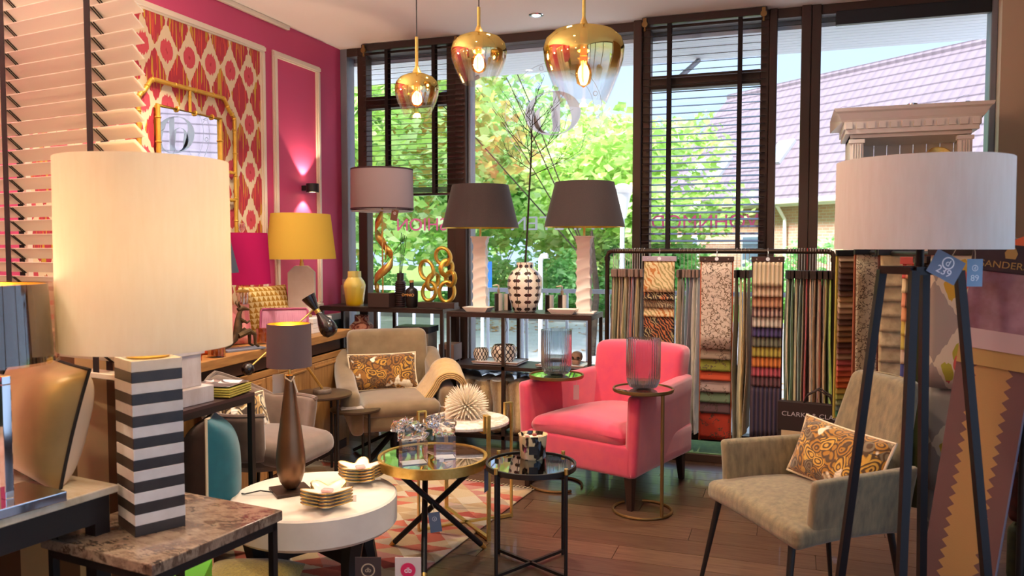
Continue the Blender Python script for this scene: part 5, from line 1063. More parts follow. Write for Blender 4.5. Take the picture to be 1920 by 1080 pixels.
# dispensers, tumblers, soap dishes
BWM = mat('black_resin', '#241815', .3); CRM = mat('cream_resin', '#e2d6c8', .3); CLM = mat('brushed_nickel', '#b9a98f', .3, .9)
def halves(o, r, h, side):
    for m, a0 in ((BWM, 90), (CRM, 270)):
        V = [(r*cos(R(a0+180*k/16+side)), r*sin(R(a0+180*k/16+side))) for k in range(17)]; MB().prism(V, 0, h).build('half_body', m, o, smooth=40)
def dispenser(label, c): o = thing('soap_dispenser', label, 'soap dispenser', c, 0, 'black and cream bathroom set'); halves(o, .032, .13, 20); MB().cyl((0, 0, .13), (0, 0, .16), .012, n=12).build('collar', CLM, o); MB().tube([(0, 0, .16), (0, 0, .19), (-.01, -.002, .195), (-.045, -.008, .19)], [.006, .008, .007, .004], 8).build('pump', CLM, o, smooth=True)
def tumb(label, c, s): o = thing('bath_tumbler', label, 'tumbler', c, 0, 'black and cream bathroom set'); halves(o, .033, .125, s); MB().lathe([(0, .1245), (.028, .1252), (0, .1254)], 20).build('inside', BWM, o)
dispenser('black and cream soap dispenser left of the ginger jar', on(935, 5.72)); dispenser('black and cream soap dispenser right of the ginger jar', on(1054, 5.70)); tumb('cream and black tumbler close to the left of the ginger jar', on(952, 5.78), 200); tumb('black and cream tumbler between the ginger jar and right dispenser', on(1030, 5.74), 20)
def dish(label, c, rz): 
    o = thing('soap_dish', label, 'dish', c, rz, 'flared cream dishes'); V = [(-.075, -.05, .0), (.075, -.05, 0), (.075, .05, 0), (-.075, .05, 0), (-.105, -.07, .035), (.105, -.07, .035), (.105, .07, .035), (-.105, .07, .035), (-.095, -.062, .033), (.095, -.062, .033), (.095, .062, .033), (-.095, .062, .033), (-.068, -.044, .008), (.068, -.044, .008), (.068, .044, .008), (-.068, .044, .008)]
    F = [(3, 2, 1, 0)]+[(i+4*l, (i+1) % 4+4*l, (i+1) % 4+4*l+4, i+4*l+4) for l in range(3) for i in range(4)]; MB().add(V, F).build('dish_body', CRM, o); MB().add(V[12:], [(0, 1, 2, 3)]).build('dish_inside', DROP, o, loc=(0, 0, .0005))
dish('flared cream soap dish at the foot of the left white lamp', on(897, 5.565), R(-2)); dish('flared cream soap dish left of the right white lamp', on(1056, 5.575), R(4))
# middle console lower shelf
def tray_(label, c): o = thing('serving_tray', label, 'tray', c, 0, 'white trays on the console shelf'); MB().rbox((0, 0, .012), (.36, .26, .016), .007, 4, lambda p: (p.x*(1+.6*(p.z+.01)), p.y*(1+.6*(p.z+.01)), p.z)).build('tray_body', mat('white_enamel', '#dfe0e6', .3), o, smooth=60); MB().tube([(-.18, -.13, .02), (.18, -.13, .02), (.18, .13, .02), (-.18, .13, .02)], .006, 6, True).build('tray_rim', mat('brown_rim', '#7a5a48', .4), o)
tray_('white tray under the two patterned bowls', on(938, 5.68, .62)); tray_('white tray behind the pale ribbed vase', on(1058, 5.68, .62))
t = NT('tile_pattern_glaze'); x, y, z = t.xyz(); a_ = t.m_('MULTIPLY', t.m_('ARCTAN2', y, x), 14/(2*pi)*pi); zz = t.m_('MULTIPLY', z, 38*pi/2); dk = t.m_('GREATER_THAN', t.m_('ABSOLUTE', t.m_('MULTIPLY', t.m_('COSINE', t.m_('ADD', a_, zz)), t.m_('COSINE', t.m_('SUBTRACT', a_, zz)))), .32); BOWLM = t.pbr(t.mix(dk, '#2e221d', '#d9cdbb'), .3, 0, coat=.4)
def bowl(label, c, r, h): o = thing('patterned_bowl', label, 'bowl', c, 0, 'black and cream patterned bowls'); MB().lathe([(0, 0), (r*.72, 0), (r*.95, h*.3), (r, h*.55), (r*.9, h*.85), (r*.78, h), (r*.72, h), (r*.8, h*.8), (r*.85, h*.5), (0, h*.15)], 32).build('bowl_body', BOWLM, o, smooth=50)
bowl('small black and cream patterned bowl on the console shelf', on(902, 5.66, .64), .062, .092); bowl('larger black and cream patterned bowl on the console shelf', on(945, 5.66, .64), .10, .125)
o = thing('skull_ornament', 'small brown skull shaped ornament behind the pale ribbed vase', 'ornament', on(1082, 5.68, .64)); MB().rbox((0, 0, .055), (.085, .10, .085), .04, 5, lambda p: (p.x, p.y*(1-.25*(p.z < -.01)), p.z)).build('cranium', mat('brown_bone', '#8a6a55', .5), o, smooth=60); MB().rbox((0, -.015, .018), (.055, .07, .036), .012, 3).build('jaw', mat('brown_bone', '#8a6a55', .5), o, smooth=60)
for s in (-1, 1): MB().tr((s*.02, -.042, .052)).lathe([(0, -.012), (.012, -.004), (.012, .004), (0, .012)], 10).build('eye_socket', BLACK, o)
# tags on the tables
hangtag('slate blue card tag hanging on the crossed black legs of the mirrored table', atz(818, 957, .26)+Vector((0, -.03, 0)), YAW, .055, .095, TAGG, rx=R(-8)); hangtag('slate blue tag on the leg of the small black table', (-1.345, 3.49, .46), YAW+R(70), .05, .12, TAGG, logo=False)
hangtag('pale tag hanging on the pink armchair arm', Vector((-1.22, 4.70, .66)), YAW+R(5), .035, .09, mat('pale_mauve_card', '#b48a8e', .8), logo=False)
for lab, px, col, rc in (('dark brown emblem card on a thin stand in front of the coffee table', 690, '#3a3030', '#b9a98f'), ('pale card with pink round emblem on a thin stand right of the coffee table', 765, '#cfc3bd', '#d0285a')):
    q = atd(px, 1045, 2.75); o = thing('emblem_card', lab, 'card', q, YAW); MB().cyl((0, .006, -q.z+.004), (0, .006, -.06), .003, n=8).build('stand_rod', BLACK, o); MB().lathe([(.035, -q.z), (.035, -q.z+.004), (0, -q.z+.006)], 20, c=(0, .006, 0)).build('stand_foot', BLACK, o); MB().box(-.045, .045, 0, .002, -.14, 0).build('card', mat('card'+col, col, .7), o); m_ = mat('cardprint'+rc, rc, .7)
    if px > 700: MB().tr((0, -.001, -.045), (pi/2, 0, 0)).cyl((0, 0, 0), (0, 0, .001), .026, n=28).build('printed_disc', m_, o); text('printed_emblem', 'db', .026, TAGT, o, (0, -.003, -.045), depth=.0003)
    else: ringm(.02, .024, 24, (0, -.045)).build('printed_ring', m_, o, loc=(0, -.001, 0)); text('printed_emblem', 'db', .022, m_, o, (0, -.0015, -.045), depth=.0003)
# ================================================================ CURTAIN SAMPLE RAIL
RY = 5.75; RZ = 1.475; PIPE = mat('dark_bronze_pipe', '#3a2c22', .4, .6)
o = thing('sample_rail', 'dark metal pipe rail on a plinth carrying hanging curtain samples', 'clothes rail', (0, RY, 0))
MB().tube([(-1.262, 0, .06), (-1.262, 0, RZ-.04), (-1.25, 0, RZ-.01), (-1.22, 0, RZ), (.24, 0, RZ), (.27, 0, RZ-.01), (.282, 0, RZ-.04), (.282, 0, .06)], .017, 12).build('pipe', PIPE, o, smooth=True)
for x in (-1.262, .282): MB().cyl((x, 0, RZ-.07), (x, 0, RZ-.04), .022).build('pipe_fitting', PIPE, o, smooth=True)
MB().box(-1.30, .30, -.115, .28, 0, .055).build('plinth', mat('brown_plinth', '#4f3423', .6), o, bev=.004); MB().box(-1.29, .31, -.10, .27, .055, .062).build('plinth_felt', mat('pale_green_felt', '#7f9a66', .95, 0, '#6d8857', 30), o)
def wavy(seed, d, z0, z1, th):
    r_ = random.Random(seed); ph = r_.uniform(0, 6); k = r_.uniform(.6, 1.3)
    def f(u, v):
        a = 2*pi*u; z = z1+(z0-z1)*v; fl = .45+.55*min(1, v*3.0); y = d/2*cos(a)*fl; x = th*sin(a)*(.6+.8*v)+.010*k*sin(v*7+ph)*v+.006*sin(y*38+ph)*v
        return (x, y, z+.01*cos(a)*v)
    return MB().grid(f, 16, 14, True)
ORD = lambda n: '%d%s' % (n, 'th' if 10 <= n % 100 <= 20 else {1: 'st', 2: 'nd', 3: 'rd'}.get(n % 10, 'th'))
CLIPB = mat('taupe_card_clip', '#7d6658', .7); CLIPD = mat('dark_leather_clip', '#2b1a14', .6); HOOK = mat('steel_hook', '#b9b4ae', .3, .9)
cnt = [0]
def sample(x, cname, col, z0=.22, clip=CLIPB, d=.26, th=.011, hk=HOOK, Y=RY, ztop=1.345, seedo=0):
    cnt[0] += 1; n = cnt[0]; o = thing('fabric_sample', '%s hanging curtain sample, %s from the left on the rail' % (cname, ORD(n)), 'fabric sample', (x, Y, 0), R(rnd.uniform(-7, 7)), 'narrow curtain samples on the rail')
    col = '#%02x%02x%02x' % tuple(min(255, int(int(col[i:i+2], 16)*1.22)+6) for i in (1, 3, 5)); m = mat('curtain_'+col, col, .9, 0, '#%02x%02x%02x' % tuple(int(int(col[i:i+2], 16)*.72) for i in (1, 3, 5)), 60, .25, 300, (1, 1, .2), sheen=.3)
    wavy(n+seedo, d, z0, ztop-.02, th).build('cloth', m, o, smooth=True)
    MB().box(-.009, .009, -d*.30, d*.30, ztop-.055, ztop).build('clip', clip, o, bev=.002); MB().tube([(0, 0, ztop), (0, 0, RZ+.002-.017), (.0, .016, RZ+.008), (0, .012, RZ+.021), (0, -.012, RZ+.021), (0, -.018, RZ+.0)], .0022, 5).build('hook', hk, o)
    return o
seg = [(-1.215, -.99, ['brown:#6b4a33', 'beige:#b89f74', 'olive:#6f6b35', 'tan:#c0a066', 'taupe:#86695a', 'moss green:#75773f', 'sand:#c2a873', 'taupe:#7d6355', 'rust orange:#b5481f', 'mauve:#8c7078', 'grey brown:#7a6658', 'honey:#c79f5a', 'navy blue:#1c2a44', 'black and gold:#4b3a1e']),
       (-.735, -.60, ['straw:#bfa877', 'taupe:#8d7766', 'blue grey:#8fa3ad', 'mauve:#7b6872', 'cream:#cdbfae', 'ivory:#d3c6b4']),
       (-.345, -.262, ['olive brown:#574a26', 'cream:#cdb87c', 'straw:#c2aa66', 'brown:#8a6a3f']),
       (-.010, .255, ['cream:#bba98c', 'olive:#5f6236', 'sea green:#6d9682', 'straw:#b39f70', 'brown:#4f3a28', 'pale blue:#9fb8b8', 'olive:#6a5f34', 'red:#9c1f22', 'beige:#b49a78', 'grey:#8a8480', 'tan:#a88a62', 'taupe:#8f755a', 'dusty red:#9a5a4a', 'brown:#75583c', 'straw:#b89c66', 'lime:#8aa83a'])]
for si, (a, b_, L) in enumerate(seg):
    for k, s in enumerate(L):
        nm, col = s.split(':'); sample(a+(b_-a)*k/(len(L)-1), nm, col, .14+.10*rnd.random(), CLIPB if si < 2 else CLIPD, hk=HOOK if nm not in ('red',) else mat('red_hook', '#b02a26', .4))
# wide layered sample hangers
def sketch(name, base, ink, sc=10, ink2=None):
    t = NT(name); n1 = t.m_('ABSOLUTE', t.m_('SUBTRACT', t.noise(sc, detail=4, rough=.6), .5)); mk = t.step(t.noise(sc*.45, detail=1), .50, .56); ln = t.m_('MULTIPLY', t.m_('LESS_THAN', n1, .022), mk)
    c = t.mix(ln, base, ink)
    if ink2: n2 = t.m_('ABSOLUTE', t.m_('SUBTRACT', t.noise(sc*1.3, t.n('VectorMath', {0: t.coord(), 1: (5, 3, 2)}, operation='ADD').outputs[0], 3), .5)); c = t.mix(t.m_('MULTIPLY', t.m_('LESS_THAN', n2, .03), t.m_('SUBTRACT', 1.0, mk)), c, ink2)
    return t.pbr(c, .85, 0, t.bump(t.noise(400), .15))
def stripe(name, a, b_, per=.028, duty=.5):
    t = NT(name); x = t.xyz()[0]; return t.pbr(t.mix(t.m_('GREATER_THAN', t.m_('FRACT', t.m_('DIVIDE', x, per)), duty), a, b_), .7, 0, t.bump(t.m_('SINE', t.m_('MULTIPLY', x, 2*pi/per)), .3, .004), sheen=.2)
def leafy(name, base, a, b_, sc=12):
    t = NT(name); x, y, z = t.xyz(); w_ = t.n('TexWave', {'Vector': t.n('Mapping', {'Vector': t.coord(), 'Rotation': (0, .6, 0)}).outputs[0], 'Scale': sc, 'Distortion': 9.0, 'Detail': 2.0, 'Detail Scale': 1.6}).outputs['Fac']; mk = t.step(t.noise(7, detail=1), .46, .54)
    return t.pbr(t.mix(t.m_('GREATER_THAN', w_, .62), base, t.mix(mk, a, b_)), .85, 0, t.bump(w_, .2))
def waterfall(label, loc, rz, W, zs, mats, head, edge=None, rot=None, hd=.035, wave=0, name='sample_hanger', zhook=RZ, dots=True, back=None):
    o = thing(name, label, 'fabric sample', loc, rz, rot=rot); zt = zs[0]; n = len(mats)
    MB().box(-W/2-.012, W/2+.012, -.014, .010, zt, zt+hd).build('header_bar', head, o, bev=.002)
    if dots:
        for s in (-1, 1): MB().tr((s*W*.38, -.0145, zt+hd/2), (pi/2, 0, 0)).cyl((0, 0, 0), (0, 0, .002), .005, n=10).build('rivet', HOOK, o)
        MB().tr((0, -.0145, zt+hd/2), (pi/2, 0, 0)).cyl((0, 0, 0), (0, 0, .0015), .013, n=16).build('emblem_dot', TAGT, o)
        MB().tube([(0, 0, zt+hd), (0, 0, zhook-.017), (0, .016, zhook+.008), (0, .012, zhook+.021), (0, -.012, zhook+.021), (0, -.018, zhook)], .0022, 5).build('hook', HOOK, o)
    for i in range(n):
        a, b_ = zs[i]+(.02 if i else 0), zs[i+1]; y0 = -.012+.006*(i/n)*2; tk = .016*(n-i)/n
        def f(u, v): 
            x = (u-.5)*W; z = a+(b_-a)*v; bu = tk*v**2+.004*v; return (x, -.006-bu-(wave*.5*(1+sin(x*2*pi/.028)) if wave else .0012*sin(u*9+i)), z)
        MB().grid(f, 36 if wave else 10, 6).build('sample_flap', mats[i], o, smooth=True, solid=.0025)
    if edge:
        for s in (-1, 1): MB().box(s*W/2-.008, s*W/2+.008, -.004, .012, zs[-1]-.01, zt).build('side_binding', edge, o)
    if back: MB().box(-W/2, W/2, .004, .012, zs[-1]-.03, zt).build('backing', back, o)
    return o
LAV = mat('lavender_bar', '#a698a6', .5); DBAR = mat('dark_wood_bar', '#3d2722', .5)
LEAF1 = leafy('cream_leaf_cloth', '#d2bd8e', '#b4763f', '#9c8d5a'); LEAF2 = leafy('dark_leaf_cloth', '#33221c', '#b0663a', '#a3956a', 16); LEAF3 = leafy('brown_reed_cloth', '#57422f', '#9a8565', '#7a6142', 20)
waterfall('wide layered sample hanger with cream and dark leaf prints', (-.865, RY-.10, 0), R(-2), .215, [1.405, 1.188, 1.135, 1.075, 1.012, .56, .30], [LEAF1, LEAF2, LEAF3, LEAF1, LEAF2, LEAF2], LAV, back=mat('dark_cloth_back', '#2a1c18', .9))
TOI = ('#cdb9a6', '#8a7460', '#7d7a2a', '#c04a28', '#b39488', '#6f7d5e', '#6a4a4a', '#b83a22')
waterfall('wide layered sample hanger with cream toile landscape above coloured bands', (-.472, RY-.10, 0), 0, .205, [1.405, .802, .728, .647, .581, .499, .425, .351, .165], [sketch('toile_%d' % i, c, '#4f3d30', 26, '#6b5540' if i == 0 else None) for i, c in enumerate(TOI)], DBAR, mat('orange_binding', '#b0522a', .8))
VST = [('#d2c0a0', '#b9a582'), ('#c2a78c', '#9c8062'), ('#b5835f', '#94664a'), ('#b09080', '#5a3a38'), ('#c2b6a6', '#94887c'), ('#47386a', '#2f2448'), ('#6b6a54', '#4f4a3c'), ('#a8963a', '#8a762a'), ('#c9762e', '#a85a20'), ('#b04a54', '#85303c'), ('#6a3f44', '#4a262c'), ('#2e2340', '#4f3a44')]
waterfall('wide pleated sample hanger with many striped colour bands', (-.137, RY-.10, 0), 0, .19, [1.405, 1.241, 1.169, 1.097, 1.033, .961, .896, .828, .759, .69, .625, .557, .20], [stripe('pleat_%d' % i, a, b_) for i, (a, b_) in enumerate(VST)], DBAR, stripe('plum_binding', '#3a2430', '#4a303c', .008), wave=.008)
# sample book with handle in front of the rail
o = thing('sample_book', 'dark brown sample book with rope handle and silver lettering', 'sample book', (.135, 5.50, .0), R(-9)); BK = mat('dark_brown_board', '#2a1a17', .6)
MB().box(-.19, .20, -.03, .03, .30, .49).build('cover_band', BK, o, bev=.003); MB().box(-.19, .20, -.025, .025, .0, .30).build('cover', BK, o, bev=.003); MB().box(-.165, .17, -.029, -.0255, .02, .335).build('picture_panel', sketch('beach_print', '#c9ab84', '#5f7a86', 6), o)
text('silver_lettering', 'CLARKE & CLARKE', .042, mat('silver_print', '#b9aeb2', .5), o, (-.165, -.031, .41), align='LEFT', sx=1.15, depth=.0006)
for s in (-1, 1): MB().tube([(-.03, s*.02, .485), (-.01, s*.03, .54), (.06, s*.035, .585), (.13, s*.03, .545), (.15, s*.02, .485)], .006, 8).build('rope_handle', BK, o, smooth=True)
# ================================================================ SECOND RAIL ON THE RIGHT
o = thing('sample_rail', 'black metal rail on the right crowded with fabric books', 'clothes rail', (0, 0, 0)); A_ = Vector((.40, 5.28, 1.47)); B_ = Vector((.80, 3.25, 1.47))
MB().cyl(A_, B_, .014).build('pipe', BLACK, o, smooth=True)
for p in (A_, B_): MB().cyl((p.x, p.y, 0), p, .014).build('upright', BLACK, o, smooth=True); MB().bar((p.x-.2, p.y, .015), (p.x+.25, p.y, .015), .03).build('foot', BLACK, o)
def fc(p): return math.atan2(p[1], p[0])-pi/2   # turn a panel to face the viewpoint
def rl_z(n, a, b_): return [a+(b_-a)*k/n for k in range(n+1)]
LTH = ['#8a6f55', '#7d6048', '#6a5040', '#54403a', '#4a3430', '#3f2d2a', '#6b5040', '#a08058', '#c2a584', '#a58468', '#7a5a48', '#5a3f36', '#8a6848', '#75553a', '#8a5f3a', '#4f3028', '#7a4a40', '#8f7058', '#a04a4a', '#b8564a', '#b5553a', '#c06038', '#b0552a', '#a88a3a', '#9a9440', '#7a7f52', '#5f6a5a', '#3f7a52']
q = Vector((.338, 5.395-.12, 0)); waterfall('narrow leather sample ladder running from brown to orange and green', (q.x, q.y, 0), fc(q)+R(28), .13, rl_z(28, 1.45, .46), [mat('leather_%d' % i, c, .5, bump=.1) for i, c in enumerate(LTH)], BLACK, mat('yellow_print_edge', '#a8953f', .8), dots=False)
q = Vector((.436, 5.05, 0)); waterfall('long cream sample with brown ink drawing beside the leather ladder', q, fc(q)+R(24), .15, [1.46, .60], [sketch('ink_drawing', '#b3a285', '#3d2f26', 30, '#5a4a3c')], BLACK, mat('terracotta_edge', '#8a4a30', .8), dots=False)
q = Vector((.500, 4.86, 0)); waterfall('dark rust sample between the ink drawing and the cream ladder', q, fc(q)+R(20), .08, [1.46, .75], [mat('rust_weave', '#6a3020', .9, 0, '#2a1814', 40)], BLACK, None, dots=False)
CRL = ['#b89f72', '#c4ab7d', '#b59c72', '#c2ab80', '#bda57a', '#cdb98f', '#b8a07a', '#c2ad88', '#b3985f', '#a8906a', '#c4ae84']
q = Vector((.543, 4.68, 0)); waterfall('cream linen sample ladder behind the floor lamp', q, fc(q)+R(12), .17, rl_z(11, 1.46, .56), [mat('linen_%d' % i, c, .9, 0, '#9c8660', 25, .2, 300) for i, c in enumerate(CRL)], BLACK, None, dots=False)
SRL = [('#a82f22', '#c47a52'), ('#c2ad82', '#7d6a4a'), ('#c47f5a', '#6a3f28'), ('#c78a5a', '#b5703f'), ('#b09a3a', '#c9b88a'), ('#a8953a', '#8a8478'), ('#b09a82', '#8a7a70'), ('#2f3a78', '#b89a8a')]
q = Vector((.616, 4.28, 0)); waterfall('striped red, yellow and blue sample ladder behind the floor lamp', q, fc(q)+R(-10), .19, rl_z(8, 1.42, .86), [stripe('awning_%d' % i, a, b_, .052) for i, (a, b_) in enumerate(SRL)], mat('coral_bar', '#b04a40', .7), None, dots=False, back=mat('mauve_back', '#8d7478', .9))
for k, (x, y, col, nm, z0) in enumerate(((.60, 4.12, '#3d4a2a', 'dark olive', .28), (.635, 4.06, '#2a1d16', 'dark brown', .30), (.655, 4.0, '#2f4a38', 'bottle green', .26), (.69, 3.95, '#4a6a50', 'sage green', .30))):
    o = thing('fabric_sample', '%s long curtain sample hanging behind the floor lamp' % nm, 'fabric sample', (x, y, 0), fc((x, y))+R(35), 'long dark curtain samples'); MB().grid(lambda u, v: ((u-.5)*.12, .012*sin(u*14+k), 1.45+(z0-1.45)*v), 20, 6).build('cloth', mat('curtain_'+col, col, .9, sheen=.2), o, smooth=True, solid=.004); MB().box(-.06, .06, -.012, .012, 1.43, 1.46).build('clip', CLIPD, o)
# big ikat panel
t = NT('grey_ikat_cloth'); x, y, z = t.xyz(); jit = t.m_('MULTIPLY', t.m_('SUBTRACT', t.noise(50, t.vec(x, 0.0, 0.0), 1), .5), .05); zz = t.m_('ADD', z, jit)
a_ = t.m_('ADD', t.m_('COSINE', t.m_('MULTIPLY', x, 2*pi/.20)), t.m_('COSINE', t.m_('MULTIPLY', zz, 2*pi/.34))); b2 = t.m_('ADD', t.m_('COSINE', t.m_('MULTIPLY', x, 2*pi/.10)), t.m_('SINE', t.m_('MULTIPLY', zz, 2*pi/.17)))
cg = t.mix(t.m_('GREATER_THAN', a_, .0), '#857c74', '#b3a893'); cc = t.ramp(t.m_('FRACT', t.m_('MULTIPLY_ADD', z, .75, .12)), [(0, '#a8892a'), (.28, '#4f7038'), (.55, '#a08a2a'), (.75, '#9a3a3a'), (.83, '#8f8a2a')], True); cg = t.mix(t.m_('MULTIPLY', t.m_('GREATER_THAN', t.m_('ABSOLUTE', b2), .75), t.m_('GREATER_THAN', a_, .4)), cg, cc); cg = t.mix(t.m_('GREATER_THAN', a_, 1.72), cg, '#a8483f')
IK2 = t.pbr(cg, .9, 0, t.bump(t.noise(400), .15))
q = Vector((.676, 3.70, 0)); waterfall('tall grey ikat curtain panel in green, ochre and red beside the floor lamp', q, fc(q)+R(-8), .24, [1.47, .915, .48, .17], [IK2, IK2, IK2], BLACK, None, dots=False, back=mat('linen_back', '#9c8f7a', .9))
# leaning sample with dark label
q = Vector((.75, 3.36, 0)); o = thing('sample_book', 'leaning zigzag edged sample book with dark label and glossy picture card', 'sample book', (.565, 3.237, .02), rot=(R(-3), R(6.5), fc(q)+R(-6)))
t = NT('zigzag_weave'); x, y, z = t.xyz(); zg = t.m_('MULTIPLY', t.m_('PINGPONG', z, .02), 1.0); cen = t.m_('ABSOLUTE', t.m_('SUBTRACT', x, .0)); m_z = t.m_('LESS_THAN', t.m_('ADD', cen, zg), .066)
ZIG = t.pbr(t.mix(m_z, '#6a4a42', '#a87f4a'), .9, 0, t.bump(t.noise(300), .3))
MB().box(-.115, .115, -.012, .012, .0, 1.08).build('cloth', ZIG, o); MB().box(.115, .120, -.013, .013, 0, 1.3).build('edge_binding', mat('blue_grey_edge', '#5f6880', .7), o)
MB().box(-.115, .115, -.020, -.012, 1.06, 1.12).build('folded_swatch', mat('ochre_swatch', '#a8844a', .9), o); MB().box(-.115, .115, -.022, .010, 1.12, 1.40).build('picture_card', mat('room_photo', '#5a2a22', .12, 0, '#94707a', 7, coat=.6), o, bev=.002); MB().box(-.115, .115, -.024, -.021, 1.12, 1.19).build('caption_strip', mat('pale_caption', '#b59a92', .2), o)
MB().box(-.12, .12, -.028, .012, 1.40, 1.50).build('header_board', mat('dark_plum_board', '#2c171a', .6), o, bev=.002); text('gold_lettering', 'SANDERSON', .034, mat('gold_print', '#a8824a', .4, .5), o, (.012, -.0285, 1.425), sx=1.05); MB().prismy([(-.015, 1.45), (.015, 1.45), (.02, 1.47), (.01, 1.49), (-.01, 1.49), (-.02, 1.47)], -.0292, -.028).build('gold_emblem', mat('gold_print', '#a8824a', .4, .5), o)
for k, (nm, col, z0, z1) in enumerate((('cream rolled', '#b9a88a', .95, 1.08), ('rust orange', '#8a3a18', .72, .95), ('dark red', '#5a1f16', .50, .72), ('dark olive', '#3a3a1a', .28, .50), ('midnight blue', '#141d30', .04, .28))):
    o = thing('folded_cloth', '%s folded cloth in the dark pile at the right edge' % nm, 'cloth', (.90, 3.30, 0), fc((.9, 3.3))+R(-10), 'folded cloths at the right edge'); MB().rbox((0, 0, (z0+z1)/2), (.24, .16, z1-z0-.006), .03, 3).build('cloth', mat('fold_'+col, col, .9, 0, '#1a1410', 20), o, smooth=60)
o = thing('colour_fan', 'fan of coloured leather swatches with orange on top behind the floor lamp shade', 'swatches', (.80, 3.42, 1.50), fc((.8, 3.4)))
for k, col in enumerate(('#c9562a', '#7a2a3a', '#3a4a6a', '#5a6a3a', '#b9b2a8')): MB().tr((0, .004*k, 0), (0, R(-24+14*k), 0)).box(-.11, .10, -.001, .001, -.045, .03).build('swatch', mat('swatch_'+col, col, .6), o)
# ================================================================ FLOOR LAMP
c = Vector((.385, 2.77, 0)); o = thing('floor_lamp', 'tall floor lamp with black pyramid frame and white linen drum shade', 'floor lamp', c, YAW)
FRB = mat('black_steel_frame', '#191213', .4, .3); zt = 1.43; ht, hb = .108, .255
T_ = [Vector((ht*cos(R(a)), ht*sin(R(a)), zt)) for a in (-125, -35, 55, 145)]; B2 = [Vector((hb*cos(R(a)), hb*sin(R(a)), .012)) for a in (-125, -35, 55, 145)]
for k in range(4):
    MB().bar(T_[k], B2[k], .024).build('leg', FRB, o); MB().bar(T_[k], T_[(k+1) % 4], .024).build('top_rail', FRB, o); MB().bar(B2[k]+Vector((0, 0, .0)), B2[(k+1) % 4], .022).build('base_rail', FRB, o)
for k in (0, 1): MB().bar(T_[k], T_[k+2], .018).build('cross_rail', FRB, o)
MB().cyl((0, 0, zt), (0, 0, zt+.22), .012).build('stem', FRB, o, smooth=True); bulb(o, zt+.15, DIMB)
lampshade(o, .250, .248, 1.495, 1.768, shade('white_linen_shade', '#efebe6', .45, 300, '#e0d9d0'))
hangtag('slate blue price tag reading 239 on the floor lamp frame', c+cw(.045, -.10, zt+.045), YAW, .095, .075, TAGG, '239', rx=R(28), logo=True, ts=.34); hangtag('pale blue price tag reading 89 hanging by the floor lamp shade', c+cw(.155, -.03, 1.465), YAW, .048, .085, mat('sky_blue_card', '#7f9db8', .7), '89', ts=.55)
# ================================================================ WHITE CABINET
o = thing('display_cabinet', 'white classical cabinet with dentil cornice and fluted pilasters by the window', 'cabinet', (.345, 5.42, 0)); CW = mat('white_cabinet_paint', '#ece4da', .5); W = .67; D = .45; zt = 2.20
MB().box(0, .02, .02, D, 0, zt).build('side', CW, o); MB().box(W-.02, W, .02, D, 0, zt).build('side', CW, o); MB().box(0, W, .0, D, .0, .10).build('plinth', CW, o, bev=.003)
for k in range(8): MB().box(.02+k*.0787, .02+(k+1)*.0787-.003, D-.012, D, .1, zt).build('back_board', CW, o)
MB().box(0, W, 0, D, zt-.02, zt).build('top_board', CW, o)
for z in (.9, 1.45, 1.93): MB().box(.02, W-.02, .03, D-.012, z-.02, z).build('shelf', CW, o)
for x in (0, W-.075):
    p = MB().box(x, x+.075, -.02, .02, .1, zt-.03).build('pilaster', CW, o)
    for k in range(4): MB().box(x+.012+k*.0145, x+.02+k*.0145, -.028, -.02, .2, zt-.06).build('flute', CW, p, bev=.002)
    MB().box(x-.008, x+.083, -.03, .02, zt-.055, zt-.03).build('capital', CW, p, bev=.003)
MB().box(-.03, W+.03, -.05, D, zt, zt+.03).build('frieze', CW, o, bev=.003)
for k in range(12): MB().box(-.03+k*.0628, .008+k*.0628, -.066, -.05, zt+.03, zt+.065).build('dentil', CW, o)
MB().box(-.04, W+.04, -.05, D, zt+.03, zt+.075).build('dentil_band', CW, o)
b = MB(); pr = [(-.05, zt+.075), (-.062, zt+.09), (-.08, zt+.125), (-.095, zt+.135), (-.10, zt+.155), (D, zt+.155), (D, zt+.075)]; n = len(pr)
V = [(-.05+(y+.05)*1.0 if y < 0 else -.10, y, z) for y, z in pr]+[(W+.05-(y+.05) if y < 0 else W+.10, y, z) for y, z in pr]
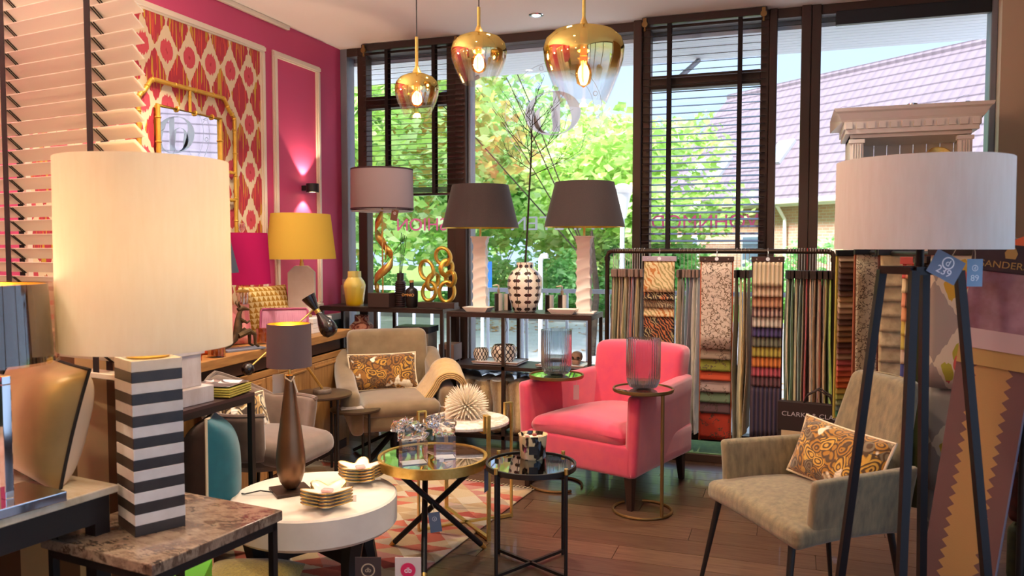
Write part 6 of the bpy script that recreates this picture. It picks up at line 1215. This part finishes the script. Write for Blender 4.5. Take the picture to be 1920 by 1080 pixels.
b.add(V, [tuple(range(n))[::-1], tuple(range(n, 2*n))]+[(i, (i+1) % n, n+(i+1) % n, n+i) for i in range(n)]).build('cornice', CW, o, bev=.002)
q = thing('brass_bowl', 'round brass bowl on the top shelf of the white cabinet', 'bowl', (.30+.56, 5.55, 1.931)); MB().tr((0, 0, .11), (R(70), 0, 0)).lathe([(0, -.03), (.05, -.022), (.08, 0), (.085, .012), (.078, .012), (.045, -.012), (0, -.02)], 28).build('bowl_body', BRASS, q, smooth=50); MB().lathe([(.035, 0), (.03, .008), (.008, .02), (.008, .05), (0, .055)], 16).build('foot', BRASS, q, smooth=50)
q = thing('gold_leaf_ornament', 'gold leaf ornament beside the left pilaster of the cabinet', 'ornament', (.42, 5.56, 1.931)); MB().cyl((0, 0, 0), (0, 0, .1), .006).build('stalk', GOLD, q); MB().lathe([(.03, 0), (.03, .006), (0, .008)], 14).build('foot', GOLD, q)
for k in range(6): a = k*1.05; MB().tube([(0, 0, .08), (.03*cos(a), .03*sin(a), .12), (.055*cos(a), .055*sin(a), .13)], [.004, .012, .001], 6, False, .3).build('leaf', GOLD, q, smooth=True)
MB().lathe([(.03, 0), (.03, .03), (.022, .034), (0, .034)], 16).build('metal_cap', CHROME, None, (.70, 5.50, 2.356), smooth=40, label='small round metal cap on top of the white cabinet', cat='cap')
# ================================================================ CABLES
o = thing('power_cable', 'black cables lying on the floor behind the marble table', 'cable', (-1.95, 5.0, .01)); r_ = random.Random(4)
for k in range(3): MB().tube([(-.45+.1*i+.02*r_.gauss(0, 1), .12*sin(i*1.3+k)+.04*k, .004+.012*(k == 1)+.015*abs(sin(i+k))) for i in range(10)], .006, 6).build('cable_run', BLACK, o, smooth=True)
o = thing('cord_switch', 'grey lamp cord with inline switch hanging below the middle console', 'cord', (-2.09, 5.86, .0)); MB().tube([(-.01, 0, 1.0), (.0, 0, .93), (.01, 0, .87), (-.01, 0, .82)], .0025, 6).build('cord', mat('grey_cord', '#8f8f96', .6), o); MB().rbox((-.018, 0, .79), (.02, .014, .06), .005, 2).build('switch', mat('grey_cord', '#8f8f96', .6), o)
